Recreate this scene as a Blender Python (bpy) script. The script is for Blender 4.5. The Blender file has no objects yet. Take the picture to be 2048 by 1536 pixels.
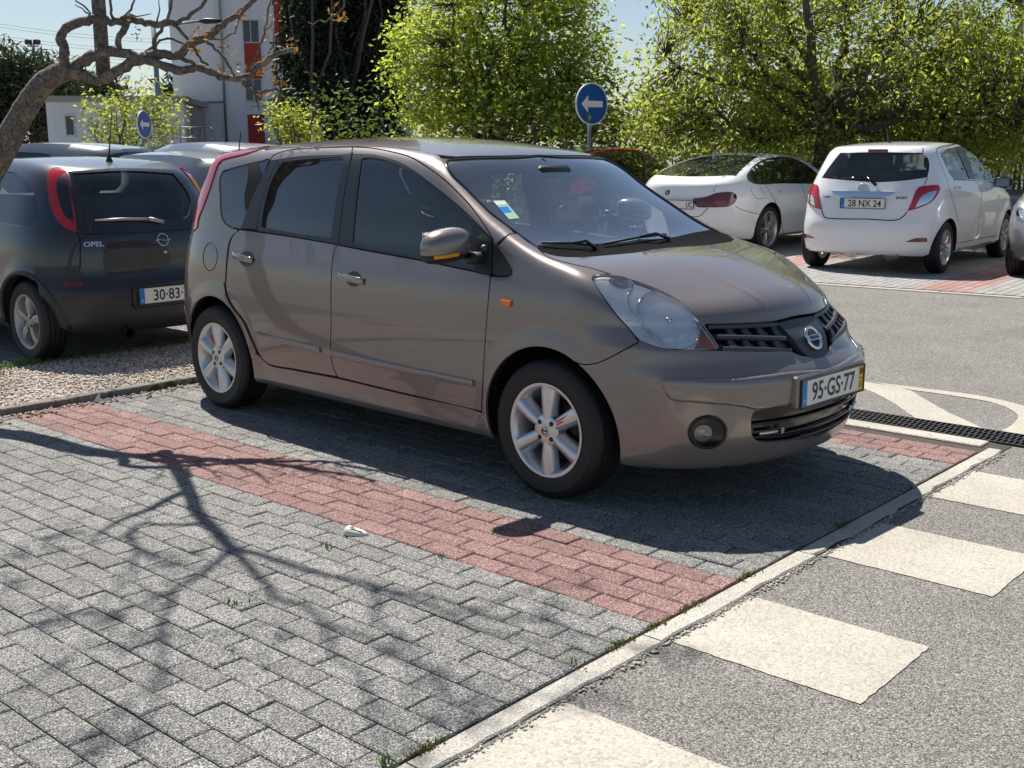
import bpy, bmesh, math, random
import numpy as np
from mathutils import Vector, Matrix
from mathutils.geometry import delaunay_2d_cdt
random.seed(7); rng = np.random.default_rng(7)
S = bpy.context.scene
COL = S.collection
# ------------------------------------------------------------------ camera
CAM_F, CAM_O = 2261.29, np.array([3.1693, -4.2852, 1.4606])
YAW, PITCH, ROLL = 2.3424, -0.2008, 0.0051
def _cam_rows():
    f = np.array([math.cos(PITCH)*math.cos(YAW), math.cos(PITCH)*math.sin(YAW), math.sin(PITCH)])
    r = np.array([math.sin(YAW), -math.cos(YAW), 0.0]); d = np.cross(f, r)
    c, s = math.cos(ROLL), math.sin(ROLL)
    return np.array([c*r+s*d, -s*r+c*d, f])
CAM_M = _cam_rows()
cam = bpy.data.cameras.new('camera'); cam.sensor_width = 36.0; cam.lens = CAM_F/2048*36.0
cam.clip_start = 0.05; cam.clip_end = 2000
camo = bpy.data.objects.new('camera', cam); COL.objects.link(camo)
_m = Matrix(((CAM_M[0][0], -CAM_M[1][0], -CAM_M[2][0]), (CAM_M[0][1], -CAM_M[1][1], -CAM_M[2][1]), (CAM_M[0][2], -CAM_M[1][2], -CAM_M[2][2]))).to_4x4()
_m.translation = Vector(CAM_O); camo.matrix_world = _m
S.camera = camo
def rays(px):                                   # photo pixels (2048 wide) -> directions
    px = np.atleast_2d(np.asarray([p[:2] for p in px], float))
    d = np.c_[(px[:, 0]-1024)/CAM_F, (px[:, 1]-768)/CAM_F, np.ones(len(px))] @ CAM_M
    return d/np.linalg.norm(d, axis=1)[:, None]
def to_px(P):
    q = (np.atleast_2d(P)-CAM_O) @ CAM_M.T
    return np.c_[1024+CAM_F*q[:, 0]/q[:, 2], 768+CAM_F*q[:, 1]/q[:, 2]]
def on_plane(u, v, ax, val):
    d = rays([(u, v)])[0]; return CAM_O+d*(val-CAM_O[ax])/d[ax]
def gnd(u, v, z=0.0): return on_plane(u, v, 2, z)
def at_depth(u, v, dep):                        # point on the pixel's ray at a distance along the view axis
    return CAM_O+np.array([(u-1024)/CAM_F*dep, (v-768)/CAM_F*dep, dep]) @ CAM_M
# ------------------------------------------------------------------ light
SUN_V = np.array([-0.533, 0.192, 0.824]); SUN_V = SUN_V/np.linalg.norm(SUN_V)
w = bpy.data.worlds.new('World'); S.world = w; w.use_nodes = True
nt = w.node_tree; bg = nt.nodes['Background']
sky = nt.nodes.new('ShaderNodeTexSky'); sky.sky_type = 'NISHITA'; sky.sun_disc = False
sky.sun_elevation = math.asin(SUN_V[2]); sky.sun_rotation = math.atan2(SUN_V[0], SUN_V[1])
sky.air_density = 1.0; sky.dust_density = 0.6; sky.ozone_density = 1.2
nt.links.new(sky.outputs[0], bg.inputs[0]); bg.inputs[1].default_value = 0.064
sun = bpy.data.lights.new('sun', 'SUN'); sun.energy = 5.0; sun.angle = math.radians(0.53); sun.color = (1.0, 0.95, 0.87)
suno = bpy.data.objects.new('sun', sun); COL.objects.link(suno)
suno.rotation_euler = Vector(SUN_V).to_track_quat('Z', 'Y').to_euler(); suno.location = (0, 0, 30)
S.view_settings.view_transform = 'Standard'; S.view_settings.look = 'None'
S.view_settings.gamma = 1.0; S.view_settings.use_curve_mapping = False
S.view_settings.exposure = 0.58
# ------------------------------------------------------------------ object helpers
def tag(o, label=None, cat=None, group=None, kind=None):
    if label: o['label'] = label
    if cat: o['category'] = cat
    if group: o['group'] = group
    if kind: o['kind'] = kind
    return o
def empty(name, loc=(0, 0, 0), rz=0.0, label=None, cat=None, group=None):
    o = bpy.data.objects.new(name, None); COL.objects.link(o); o.empty_display_size = 0.1
    o.location = loc; o.rotation_euler = (0, 0, rz)
    return tag(o, label, cat, group)
def mesh_obj(name, V, F, mat=None, parent=None, smooth=True, normals=None, mats=None, fmat=None):
    me = bpy.data.meshes.new(name)
    me.from_pydata([tuple(map(float, v)) for v in V], [], [tuple(int(i) for i in f) for f in F])
    if mats:
        for m in mats: me.materials.append(m)
    elif mat: me.materials.append(mat)
    if fmat is not None: me.polygons.foreach_set('material_index', np.asarray(fmat, dtype=np.int32))
    if smooth: me.polygons.foreach_set('use_smooth', np.ones(len(me.polygons), dtype=bool))
    me.update()
    if normals is not None: me.normals_split_custom_set_from_vertices([tuple(map(float, n)) for n in normals])
    o = bpy.data.objects.new(name, me); COL.objects.link(o)
    if parent: o.parent = parent
    return o
class MB:                                       # mesh builder: boxes, tubes, lathes, polygons into one mesh
    def __init__(s): s.V = []; s.F = []; s.n = 0; s.M = []
    def add(s, V, F, mi=0):
        V = np.asarray(V, float).reshape(-1, 3)
        s.V.append(V); s.F += [tuple(i+s.n for i in f) for f in F]; s.M += [mi]*len(F); s.n += len(V); return s
    def box(s, c, d, rz=0.0, mi=0, bev=0.0, R=None):
        x, y, z = [k/2 for k in d]
        if bev > 0:
            b = min(bev, x*.9, y*.9, z*.9)
            V = []
            for sx in (-1, 1):
                for sy in (-1, 1):
                    for sz in (-1, 1):
                        V += [(sx*x, sy*(y-b), sz*(z-b)), (sx*(x-b), sy*y, sz*(z-b)), (sx*(x-b), sy*(y-b), sz*z)]
            V = np.array(V); F = _hull_faces(V)
        else:
            V = np.array([(sx*x, sy*y, sz*z) for sx in (-1, 1) for sy in (-1, 1) for sz in (-1, 1)])
            F = [(0, 1, 3, 2), (4, 6, 7, 5), (0, 4, 5, 1), (2, 3, 7, 6), (0, 2, 6, 4), (1, 5, 7, 3)]
        if R is not None: V = V @ np.asarray(R).T
        if rz: 
            cz, sz_ = math.cos(rz), math.sin(rz); V = V @ np.array([[cz, -sz_, 0], [sz_, cz, 0], [0, 0, 1]]).T
        return s.add(V+np.asarray(c, float), F, mi)
    def tube(s, pts, rad, n=8, mi=0, caps=True, closed=False):
        P = np.asarray(pts, float); m = len(P)
        r = np.broadcast_to(np.asarray(rad, float), (m,))
        T = np.gradient(P, axis=0) if not closed else np.roll(P, -1, 0)-np.roll(P, 1, 0)
        T = T/np.maximum(np.linalg.norm(T, axis=1), 1e-9)[:, None]
        u = np.cross(T[0], (0, 0, 1.0)); 
        if np.linalg.norm(u) < 1e-3: u = np.cross(T[0], (1.0, 0, 0))
        u /= np.linalg.norm(u); rings = []
        a = np.linspace(0, 2*np.pi, n, endpoint=False)
        for i in range(m):
            u = u-T[i]*(u@T[i]); u /= max(np.linalg.norm(u), 1e-9); v = np.cross(T[i], u)
            rings.append(P[i]+r[i]*(np.cos(a)[:, None]*u+np.sin(a)[:, None]*v))
        V = np.concatenate(rings); F = []
        for i in range(m if closed else m-1):
            j = (i+1) % m
            for k in range(n): F.append((i*n+k, i*n+(k+1) % n, j*n+(k+1) % n, j*n+k))
        if caps and not closed: F += [tuple(range(n))[::-1], tuple(range((m-1)*n, m*n))]
        return s.add(V, F, mi)
    def lathe(s, prof, n=32, axis='y', c=(0, 0, 0), mi=0, closed=False):   # prof: (radius, along)
        pr = np.asarray(prof, float); a = np.linspace(0, 2*np.pi, n, endpoint=False); V = []
        for r_, h in pr:
            if axis == 'y': V += [(r_*math.cos(t), h, r_*math.sin(t)) for t in a]
            elif axis == 'z': V += [(r_*math.cos(t), r_*math.sin(t), h) for t in a]
            else: V += [(h, r_*math.cos(t), r_*math.sin(t)) for t in a]
        m = len(pr); F = []
        for i in range(m-1 if not closed else m):
            j = (i+1) % m
            for k in range(n):
                q = (i*n+k, i*n+(k+1) % n, j*n+(k+1) % n, j*n+k); F.append(q[::-1] if axis != 'y' else q)
        return s.add(np.array(V)+np.asarray(c, float), F, mi)
    def grid(s, G, mi=0, flip=False, wrap=False):  # G: (m,n,3)
        m, n = G.shape[:2]; F = []
        for i in range(m-1):
            for j in range(n if wrap else n-1):
                q = (i*n+j, i*n+(j+1) % n, (i+1)*n+(j+1) % n, (i+1)*n+j); F.append(q[::-1] if flip else q)
        return s.add(G.reshape(-1, 3), F, mi)
    def prism(s, poly, h0, h1, mi=0):             # horizontal polygon (x,y) extruded in z
        n = len(poly); V = [(x, y, h0) for x, y in poly]+[(x, y, h1) for x, y in poly]
        F = [tuple(range(n))[::-1], tuple(range(n, 2*n))]+[(i, (i+1) % n, n+(i+1) % n, n+i) for i in range(n)]
        return s.add(V, F, mi)
    def build(s, name, mat=None, parent=None, smooth=True, mats=None, angle=None):
        V = np.concatenate(s.V) if s.V else np.zeros((0, 3))
        o = mesh_obj(name, V, s.F, mat, parent, smooth, mats=mats, fmat=s.M if mats else None)
        if angle is not None: o.data.set_sharp_from_angle(angle=math.radians(angle))
        return o
def _hull_faces(V):
    bm = bmesh.new()
    for v in V: bm.verts.new(v)
    r = bmesh.ops.convex_hull(bm, input=bm.verts); bm.verts.index_update()
    F = [tuple(v.index for v in f.verts) for f in bm.faces]; bm.free(); return F
def copy_tree(o, parent=None):
    c = o.copy(); COL.objects.link(c)
    if parent: c.parent = parent
    for ch in [k for k in o.children]: copy_tree(ch, c)
    return c
def text_mesh(txt, size=1.0, xs=1.0, ext=0.0, bold=0.0):
    cu = bpy.data.curves.new('t', 'FONT'); cu.body = txt; cu.size = size; cu.align_x = 'CENTER'; cu.align_y = 'CENTER'
    cu.extrude = ext; cu.offset = bold; cu.resolution_u = 3
    o = bpy.data.objects.new('t', cu); COL.objects.link(o)
    dg = bpy.context.evaluated_depsgraph_get(); me = bpy.data.meshes.new_from_object(o.evaluated_get(dg))
    V = np.array([v.co[:] for v in me.vertices]); F = [tuple(p.vertices) for p in me.polygons]
    bpy.data.objects.remove(o); bpy.data.curves.remove(cu); bpy.data.meshes.remove(me)
    V[:, 0] *= xs; return V, F
class Spl:                                       # natural cubic spline, linear outside
    def __init__(s, pts):
        p = np.array(sorted(pts), float); x, y = p[:, 0], p[:, 1]; n = len(x); h = np.diff(x)
        A = np.zeros((n, n)); b = np.zeros(n); A[0, 0] = A[-1, -1] = 1
        for i in range(1, n-1):
            A[i, i-1], A[i, i], A[i, i+1] = h[i-1], 2*(h[i-1]+h[i]), h[i]
            b[i] = 3*((y[i+1]-y[i])/h[i]-(y[i]-y[i-1])/h[i-1])
        c = np.linalg.solve(A, b); s.x, s.y, s.c, s.h = x, y, c, h
        s.b = np.diff(y)/h-h*(2*c[:-1]+c[1:])/3; s.d = np.diff(c)/(3*h)
    def __call__(s, t):
        t = np.asarray(t, float); i = np.clip(np.searchsorted(s.x, t)-1, 0, len(s.x)-2)
        tc = np.clip(t, s.x[0], s.x[-1]); u = tc-s.x[i]
        r = s.y[i]+u*(s.b[i]+u*(s.c[i]+u*s.d[i]))
        e = s.b[-1]+s.h[-1]*(2*s.c[-2]+3*s.d[-1]*s.h[-1])
        return r+np.where(t < s.x[0], (t-s.x[0])*s.b[0], 0)+np.where(t > s.x[-1], (t-s.x[-1])*e, 0)
def smooth_poly(pts, closed=True, step=6.0):       # points of length 3 are corners
    n = len(pts); P = [np.array(p[:2], float) for p in pts]; cor = [len(p) > 2 for p in pts]; out = []
    for i in range(n if closed else n-1):
        j = (i+1) % n; p1, p2 = P[i], P[j]
        p0 = P[i-1] if (closed or i > 0) and not cor[i] else None
        p3 = P[(j+1) % n] if (closed or j < n-1) and not cor[j] else None
        if p0 is None: p0 = 2*p1-p2
        if p3 is None: p3 = 2*p2-p1
        L = np.linalg.norm(p2-p1)
        a0 = max(np.linalg.norm(p1-p0), 1e-6)**.5; a1 = max(L, 1e-6)**.5; a2 = max(np.linalg.norm(p3-p2), 1e-6)**.5
        m1 = (p2-p1)-a1*a1*0 if False else a1*((p1-p0)/a0-(p2-p0)/(a0+a1)+(p2-p1)/a1)
        m2 = a1*((p2-p1)/a1-(p3-p1)/(a1+a2)+(p3-p2)/a2)
        k = max(1, int(round(L/step)))
        for t in np.arange(k)/k:
            out.append((2*t**3-3*t*t+1)*p1+(t**3-2*t*t+t)*m1+(-2*t**3+3*t*t)*p2+(t**3-t*t)*m2)
    if not closed: out.append(P[-1])
    return np.array(out)
# ------------------------------------------------------------------ materials
def newmat(name):
    m = bpy.data.materials.new(name); m.use_nodes = True
    return m, m.node_tree, m.node_tree.nodes['Principled BSDF']
def pmat(name, col, rough=0.5, metal=0.0, coat=0.0, spec=0.5, trans=0.0, emit=None, bump=None, noise=None):
    m, t, b = newmat(name); N, L = t.nodes, t.links
    b.inputs['Base Color'].default_value = (*col, 1); b.inputs['Roughness'].default_value = rough
    b.inputs['Metallic'].default_value = metal; b.inputs['Coat Weight'].default_value = coat
    b.inputs['Coat Roughness'].default_value = 0.03; b.inputs['Specular IOR Level'].default_value = spec
    if trans: b.inputs['Transmission Weight'].default_value = trans
    if noise:                                      # (scale, amount): colour wear
        tc = N.new('ShaderNodeTexCoord'); nz = N.new('ShaderNodeTexNoise'); nz.inputs['Scale'].default_value = noise[0]; nz.inputs['Detail'].default_value = 6
        L.new(tc.outputs['Object'], nz.inputs['Vector']); mx = N.new('ShaderNodeMix'); mx.data_type = 'RGBA'
        mx.inputs[6].default_value = (*[c*(1-noise[1]) for c in col], 1); mx.inputs[7].default_value = (*[min(1, c*(1+noise[1])) for c in col], 1)
        L.new(nz.outputs['Fac'], mx.inputs[0]); L.new(mx.outputs[2], b.inputs['Base Color'])
    if bump:
        tc = N.new('ShaderNodeTexCoord'); nz = N.new('ShaderNodeTexNoise'); nz.inputs['Scale'].default_value = bump[0]; nz.inputs['Detail'].default_value = 4
        L.new(tc.outputs['Object'], nz.inputs['Vector']); bp = N.new('ShaderNodeBump'); bp.inputs['Strength'].default_value = bump[1]; bp.inputs['Distance'].default_value = 0.01
        L.new(nz.outputs['Fac'], bp.inputs['Height']); L.new(bp.outputs[0], b.inputs['Normal'])
    return m
def paint(name, col, metal=0.5, rough=0.32, flake=0.0, dust=0.12, dustcol=(.35, .31, .26)):
    m, t, b = newmat(name); N, L = t.nodes, t.links
    b.inputs['Metallic'].default_value = metal; b.inputs['Roughness'].default_value = rough
    b.inputs['Coat Weight'].default_value = 1.0; b.inputs['Coat Roughness'].default_value = 0.035
    tc = N.new('ShaderNodeTexCoord'); nz = N.new('ShaderNodeTexNoise'); nz.inputs['Scale'].default_value = 2.2; nz.inputs['Detail'].default_value = 8; nz.inputs['Roughness'].default_value = .65
    L.new(tc.outputs['Object'], nz.inputs['Vector'])
    sep = N.new('ShaderNodeSeparateXYZ'); L.new(tc.outputs['Object'], sep.inputs[0])
    mr = N.new('ShaderNodeMapRange'); mr.inputs[1].default_value = .15; mr.inputs[2].default_value = .75; mr.inputs[3].default_value = 1.6; mr.inputs[4].default_value = .55
    L.new(sep.outputs[2], mr.inputs[0])              # road dirt thins out with height
    mu = N.new('ShaderNodeMath'); mu.operation = 'MULTIPLY'; L.new(nz.outputs['Fac'], mu.inputs[0]); L.new(mr.outputs[0], mu.inputs[1])
    m2 = N.new('ShaderNodeMath'); m2.operation = 'MULTIPLY'; m2.inputs[1].default_value = dust*2; L.new(mu.outputs[0], m2.inputs[0]); m2.use_clamp = True
    mx = N.new('ShaderNodeMix'); mx.data_type = 'RGBA'; mx.inputs[6].default_value = (*col, 1); mx.inputs[7].default_value = (*dustcol, 1)
    L.new(m2.outputs[0], mx.inputs[0]); L.new(mx.outputs[2], b.inputs['Base Color'])
    cr = N.new('ShaderNodeMath'); cr.operation = 'MULTIPLY_ADD'; cr.inputs[1].default_value = .22; cr.inputs[2].default_value = .02
    L.new(m2.outputs[0], cr.inputs[0]); L.new(cr.outputs[0], b.inputs['Coat Roughness'])
    return m
def glass(name, tint=(.8, .9, .88), refl=1.0, rough=0.0, dirt=0.0, ior=1.5, dirtcol=(.5, .5, .48)):
    m = bpy.data.materials.new(name); m.use_nodes = True; t = m.node_tree; N, L = t.nodes, t.links
    N.remove(N['Principled BSDF']); out = N['Material Output']
    tr = N.new('ShaderNodeBsdfTransparent'); tr.inputs[0].default_value = (*tint, 1)
    gl = N.new('ShaderNodeBsdfGlossy'); gl.inputs['Roughness'].default_value = rough; gl.inputs[0].default_value = (1, 1, 1, 1)
    fr = N.new('ShaderNodeFresnel'); fr.inputs[0].default_value = ior
    k = N.new('ShaderNodeMath'); k.operation = 'MULTIPLY'; k.inputs[1].default_value = refl; k.use_clamp = True; L.new(fr.outputs[0], k.inputs[0])
    mx = N.new('ShaderNodeMixShader'); L.new(k.outputs[0], mx.inputs[0]); L.new(tr.outputs[0], mx.inputs[1]); L.new(gl.outputs[0], mx.inputs[2])
    last = mx
    if dirt:
        df = N.new('ShaderNodeBsdfDiffuse'); df.inputs[0].default_value = (*dirtcol, 1)
        tc = N.new('ShaderNodeTexCoord'); nz = N.new('ShaderNodeTexNoise'); nz.inputs['Scale'].default_value = 5; nz.inputs['Detail'].default_value = 8
        L.new(tc.outputs['Object'], nz.inputs['Vector']); dm = N.new('ShaderNodeMath'); dm.operation = 'MULTIPLY'; dm.inputs[1].default_value = dirt*2; L.new(nz.outputs['Fac'], dm.inputs[0])
        m2 = N.new('ShaderNodeMixShader'); L.new(dm.outputs[0], m2.inputs[0]); L.new(mx.outputs[0], m2.inputs[1]); L.new(df.outputs[0], m2.inputs[2]); last = m2
    L.new(last.outputs[0], out.inputs[0]); return m
M = {}
M['black_plastic'] = pmat('black_plastic', (.016, .017, .019), .45, bump=(400, .15))
M['gloss_black'] = pmat('gloss_black', (.006, .006, .007), .12)
M['trim_black'] = pmat('trim_black', (.022, .026, .032), .35)
M['under'] = pmat('under_black', (.006, .006, .006), .8)
M['rubber'] = pmat('rubber', (.012, .012, .013), .62, bump=(120, .15), noise=(9, .35))
M['chrome'] = pmat('chrome', (.85, .86, .88), .08, 1.0)
M['alloy'] = pmat('alloy', (.62, .62, .64), .30, .85, noise=(14, .12))
M['alloy_dull'] = pmat('alloy_dull', (.42, .41, .40), .42, .8, noise=(14, .2))
M['dark_metal'] = pmat('dark_metal', (.03, .03, .032), .5, .5)
M['interior'] = pmat('interior', (.06, .062, .065), .75, bump=(200, .2))
M['seat'] = pmat('seat_fabric', (.10, .10, .105), .9, bump=(260, .4))
M['white_plate'] = pmat('white_plate', (.78, .78, .74), .35)
M['plate_blue'] = pmat('plate_blue', (.0, .20, .62), .4)
M['plate_yellow'] = pmat('plate_yellow', (.85, .52, .02), .4)
M['ink'] = pmat('ink', (.015, .015, .015), .5)
M['white_ink'] = pmat('white_ink', (.8, .8, .8), .5)
M['red_ink'] = pmat('red_ink', (.6, .02, .02), .4)
M['amber'] = pmat('amber', (.75, .16, .01), .12, coat=1.0)
M['amber_deep'] = pmat('amber_deep', (.35, .05, .006), .15, coat=1.0)
M['red_lens'] = pmat('red_lens', (.45, .006, .012), .10, coat=1.0)
M['red_dark'] = pmat('red_dark', (.10, .004, .006), .10, coat=1.0)
M['clear_lens'] = glass('clear_lens', (.93, .95, .96), 1.0)
M['silver_refl'] = pmat('silver_reflector', (.80, .82, .84), .10, 1.0)
M['mirror_glass'] = pmat('mirror_glass', (.75, .78, .8), .02, 1.0)
# ------------------------------------------------------------------ ground, paving, markings (paving frame: a along the bays, b across)
PA = 0.0417; _ca, _sa = math.cos(PA), math.sin(PA)
def G2(a, b): return (_ca*a-_sa*b, _sa*a+_ca*b)
def G3(a, b, z): return (_ca*a-_sa*b, _sa*a+_ca*b, z)
def far_z(b): t = min(1, max(0, (b-2.6)/4.6)); return .072*t*t*(3-2*t)
def speckle(name, cols, scale=230, rough=.9, bump=.5, big=(.8, 1.2), rnd=False, stain=None, bumpd=.004):
    m, t, b = newmat(name); N, L = t.nodes, t.links; b.inputs['Roughness'].default_value = rough; b.inputs['Specular IOR Level'].default_value = .35
    ge = N.new('ShaderNodeNewGeometry')
    def vor(s):
        v = N.new('ShaderNodeTexVoronoi'); v.inputs['Scale'].default_value = s; L.new(ge.outputs['Position'], v.inputs['Vector']); return v
    v1 = vor(scale); sp = N.new('ShaderNodeSeparateColor'); L.new(v1.outputs['Color'], sp.inputs[0])
    cr = N.new('ShaderNodeValToRGB'); e = cr.color_ramp.elements; n = len(cols); cr.color_ramp.interpolation = 'LINEAR'
    while len(e) < n: e.new(.5)
    for i, c in enumerate(cols): e[i].position = i/(n-1); e[i].color = (*c, 1)
    L.new(sp.outputs[0], cr.inputs[0])
    nz = N.new('ShaderNodeTexNoise'); nz.inputs['Scale'].default_value = 1.7; nz.inputs['Detail'].default_value = 7; nz.inputs['Roughness'].default_value = .62; L.new(ge.outputs['Position'], nz.inputs['Vector'])
    mr = N.new('ShaderNodeMapRange'); mr.inputs[1].default_value = .3; mr.inputs[2].default_value = .7; mr.inputs[3].default_value = big[0]; mr.inputs[4].default_value = big[1]; L.new(nz.outputs['Fac'], mr.inputs[0])
    val = mr.outputs[0]
    if rnd:
        oi = N.new('ShaderNodeObjectInfo'); at = N.new('ShaderNodeAttribute'); at.attribute_name = 'rnd'
        ad = N.new('ShaderNodeMath'); ad.operation = 'ADD'; L.new(oi.outputs['Random'], ad.inputs[0]); L.new(at.outputs['Fac'], ad.inputs[1])
        fr = N.new('ShaderNodeMath'); fr.operation = 'FRACT'; L.new(ad.outputs[0], fr.inputs[0])
        m2 = N.new('ShaderNodeMapRange'); m2.inputs[3].default_value = .86; m2.inputs[4].default_value = 1.12; L.new(fr.outputs[0], m2.inputs[0])
        mm = N.new('ShaderNodeMath'); mm.operation = 'MULTIPLY'; L.new(val, mm.inputs[0]); L.new(m2.outputs[0], mm.inputs[1]); val = mm.outputs[0]
    vm = N.new('ShaderNodeVectorMath'); vm.operation = 'SCALE'; L.new(cr.outputs[0], vm.inputs[0]); L.new(val, vm.inputs['Scale'])
    col = vm.outputs[0]
    if stain:
        n3 = N.new('ShaderNodeTexNoise'); n3.inputs['Scale'].default_value = stain[0]; n3.inputs['Detail'].default_value = 5; L.new(ge.outputs['Position'], n3.inputs['Vector'])
        r3 = N.new('ShaderNodeMapRange'); r3.inputs[1].default_value = stain[1]; r3.inputs[2].default_value = stain[1]+.06; L.new(n3.outputs['Fac'], r3.inputs[0])
        mx = N.new('ShaderNodeMix'); mx.data_type = 'RGBA'; mx.inputs[7].default_value = (*stain[2], 1); L.new(r3.outputs[0], mx.inputs[0]); L.new(col, mx.inputs[6]); col = mx.outputs[2]
    L.new(col, b.inputs['Base Color'])
    bp = N.new('ShaderNodeBump'); bp.inputs['Strength'].default_value = bump; bp.inputs['Distance'].default_value = bumpd; L.new(v1.outputs['Distance'], bp.inputs['Height']); bp.invert = True; L.new(bp.outputs[0], b.inputs['Normal'])
    return m
M['asphalt'] = speckle('asphalt', [(.045, .043, .042), (.13, .123, .115), (.205, .193, .18), (.25, .234, .217), (.44, .41, .365)], 235, bump=.7, big=(.86, 1.1), stain=(38, .70, (.05, .05, .05)))
M['paver_grey'] = speckle('paver_grey', [(.035, .037, .042), (.12, .122, .125), (.215, .214, .21), (.275, .268, .255), (.60, .57, .50)], 290, rnd=True, bump=.8, big=(.92, 1.08))
M['paver_red'] = speckle('paver_red', [(.10, .05, .053), (.19, .095, .09), (.27, .145, .135), (.31, .19, .175), (.56, .44, .38)], 290, rnd=True, bump=.8, big=(.92, 1.08))
M['joint'] = speckle('joint_sand', [(.03, .028, .025), (.07, .06, .05), (.10, .09, .075)], 300)
M['kerb'] = speckle('kerb_concrete', [(.26, .245, .215), (.40, .375, .33), (.47, .44, .385), (.62, .58, .50)], 260, bump=.5, stain=(14, .66, (.22, .20, .17)))
M['kerb_dirty'] = speckle('kerb_weathered', [(.10, .095, .085), (.20, .18, .16), (.28, .26, .23)], 200, bump=.6, stain=(9, .55, (.07, .065, .055)))
M['road_paint'] = speckle('road_paint', [(.33, .305, .26), (.43, .40, .34), (.46, .425, .36), (.50, .465, .395)], 120, rough=.75, bump=.35, big=(.85, 1.06), stain=(60, .72, (.16, .15, .14)))
M['gravel'] = speckle('gravel_stone', [(.34, .27, .22), (.50, .42, .36), (.62, .55, .48), (.72, .66, .60)], 90, rnd=True, bump=.2)
M['gravel_bed'] = speckle('gravel_bed', [(.12, .10, .08), (.30, .26, .22), (.42, .36, .31)], 120)
M['iron'] = pmat('cast_iron', (.05, .048, .046), .55, .6, noise=(30, .4))
M['grass'] = pmat('grass_blade', (.10, .17, .03), .6)
# asphalt sheet, rising gently towards the far bays
av = np.concatenate([[-300, -120, -60, -30], np.arange(-16, 8, .8), [12, 20, 60, 200]]); bv = np.concatenate([[-200, -60, -20, -8], np.arange(-4, 9, .4), [9.5, 12, 16, 24, 40, 80, 160, 400]])
V = [G3(a, b, far_z(b)-.012) for a in av for b in bv]; nb = len(bv)
F = [(i*nb+j, (i+1)*nb+j, (i+1)*nb+j+1, i*nb+j+1) for i in range(len(av)-1) for j in range(nb-1)]
tag(mesh_obj('asphalt_road', V, F, M['asphalt']), kind='structure')
# paving with single pavers
def paver_mesh(l=.1955, w_=.0955, h=.022, ch=.005):
    x, y = l/2, w_/2
    V = [(-x+ch, -y+ch, 0), (x-ch, -y+ch, 0), (x-ch, y-ch, 0), (-x+ch, y-ch, 0), (-x, -y, -ch*.8), (x, -y, -ch*.8), (x, y, -ch*.8), (-x, y, -ch*.8), (-x, -y, -h), (x, -y, -h), (x, y, -h), (-x, y, -h)]
    F = [(0, 1, 2, 3)]+[(i, 4+i, 4+(i+1) % 4, (i+1) % 4)[::-1] for i in range(4)]+[(4+i, 8+i, 8+(i+1) % 4, 4+(i+1) % 4)[::-1] for i in range(4)]
    return np.array(V), F
PV, PF = paver_mesh(); PF = [f if k == 0 else f[::-1] for k, f in enumerate(PF)]
PF = [PF[0]]+[f[::-1] for f in PF[1:]]
def red_row(b): 
    for c in (-1.365, 1.135, -3.865, 3.635, -6.365):
        if abs(b-c) < .249: return True
    return False
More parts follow.
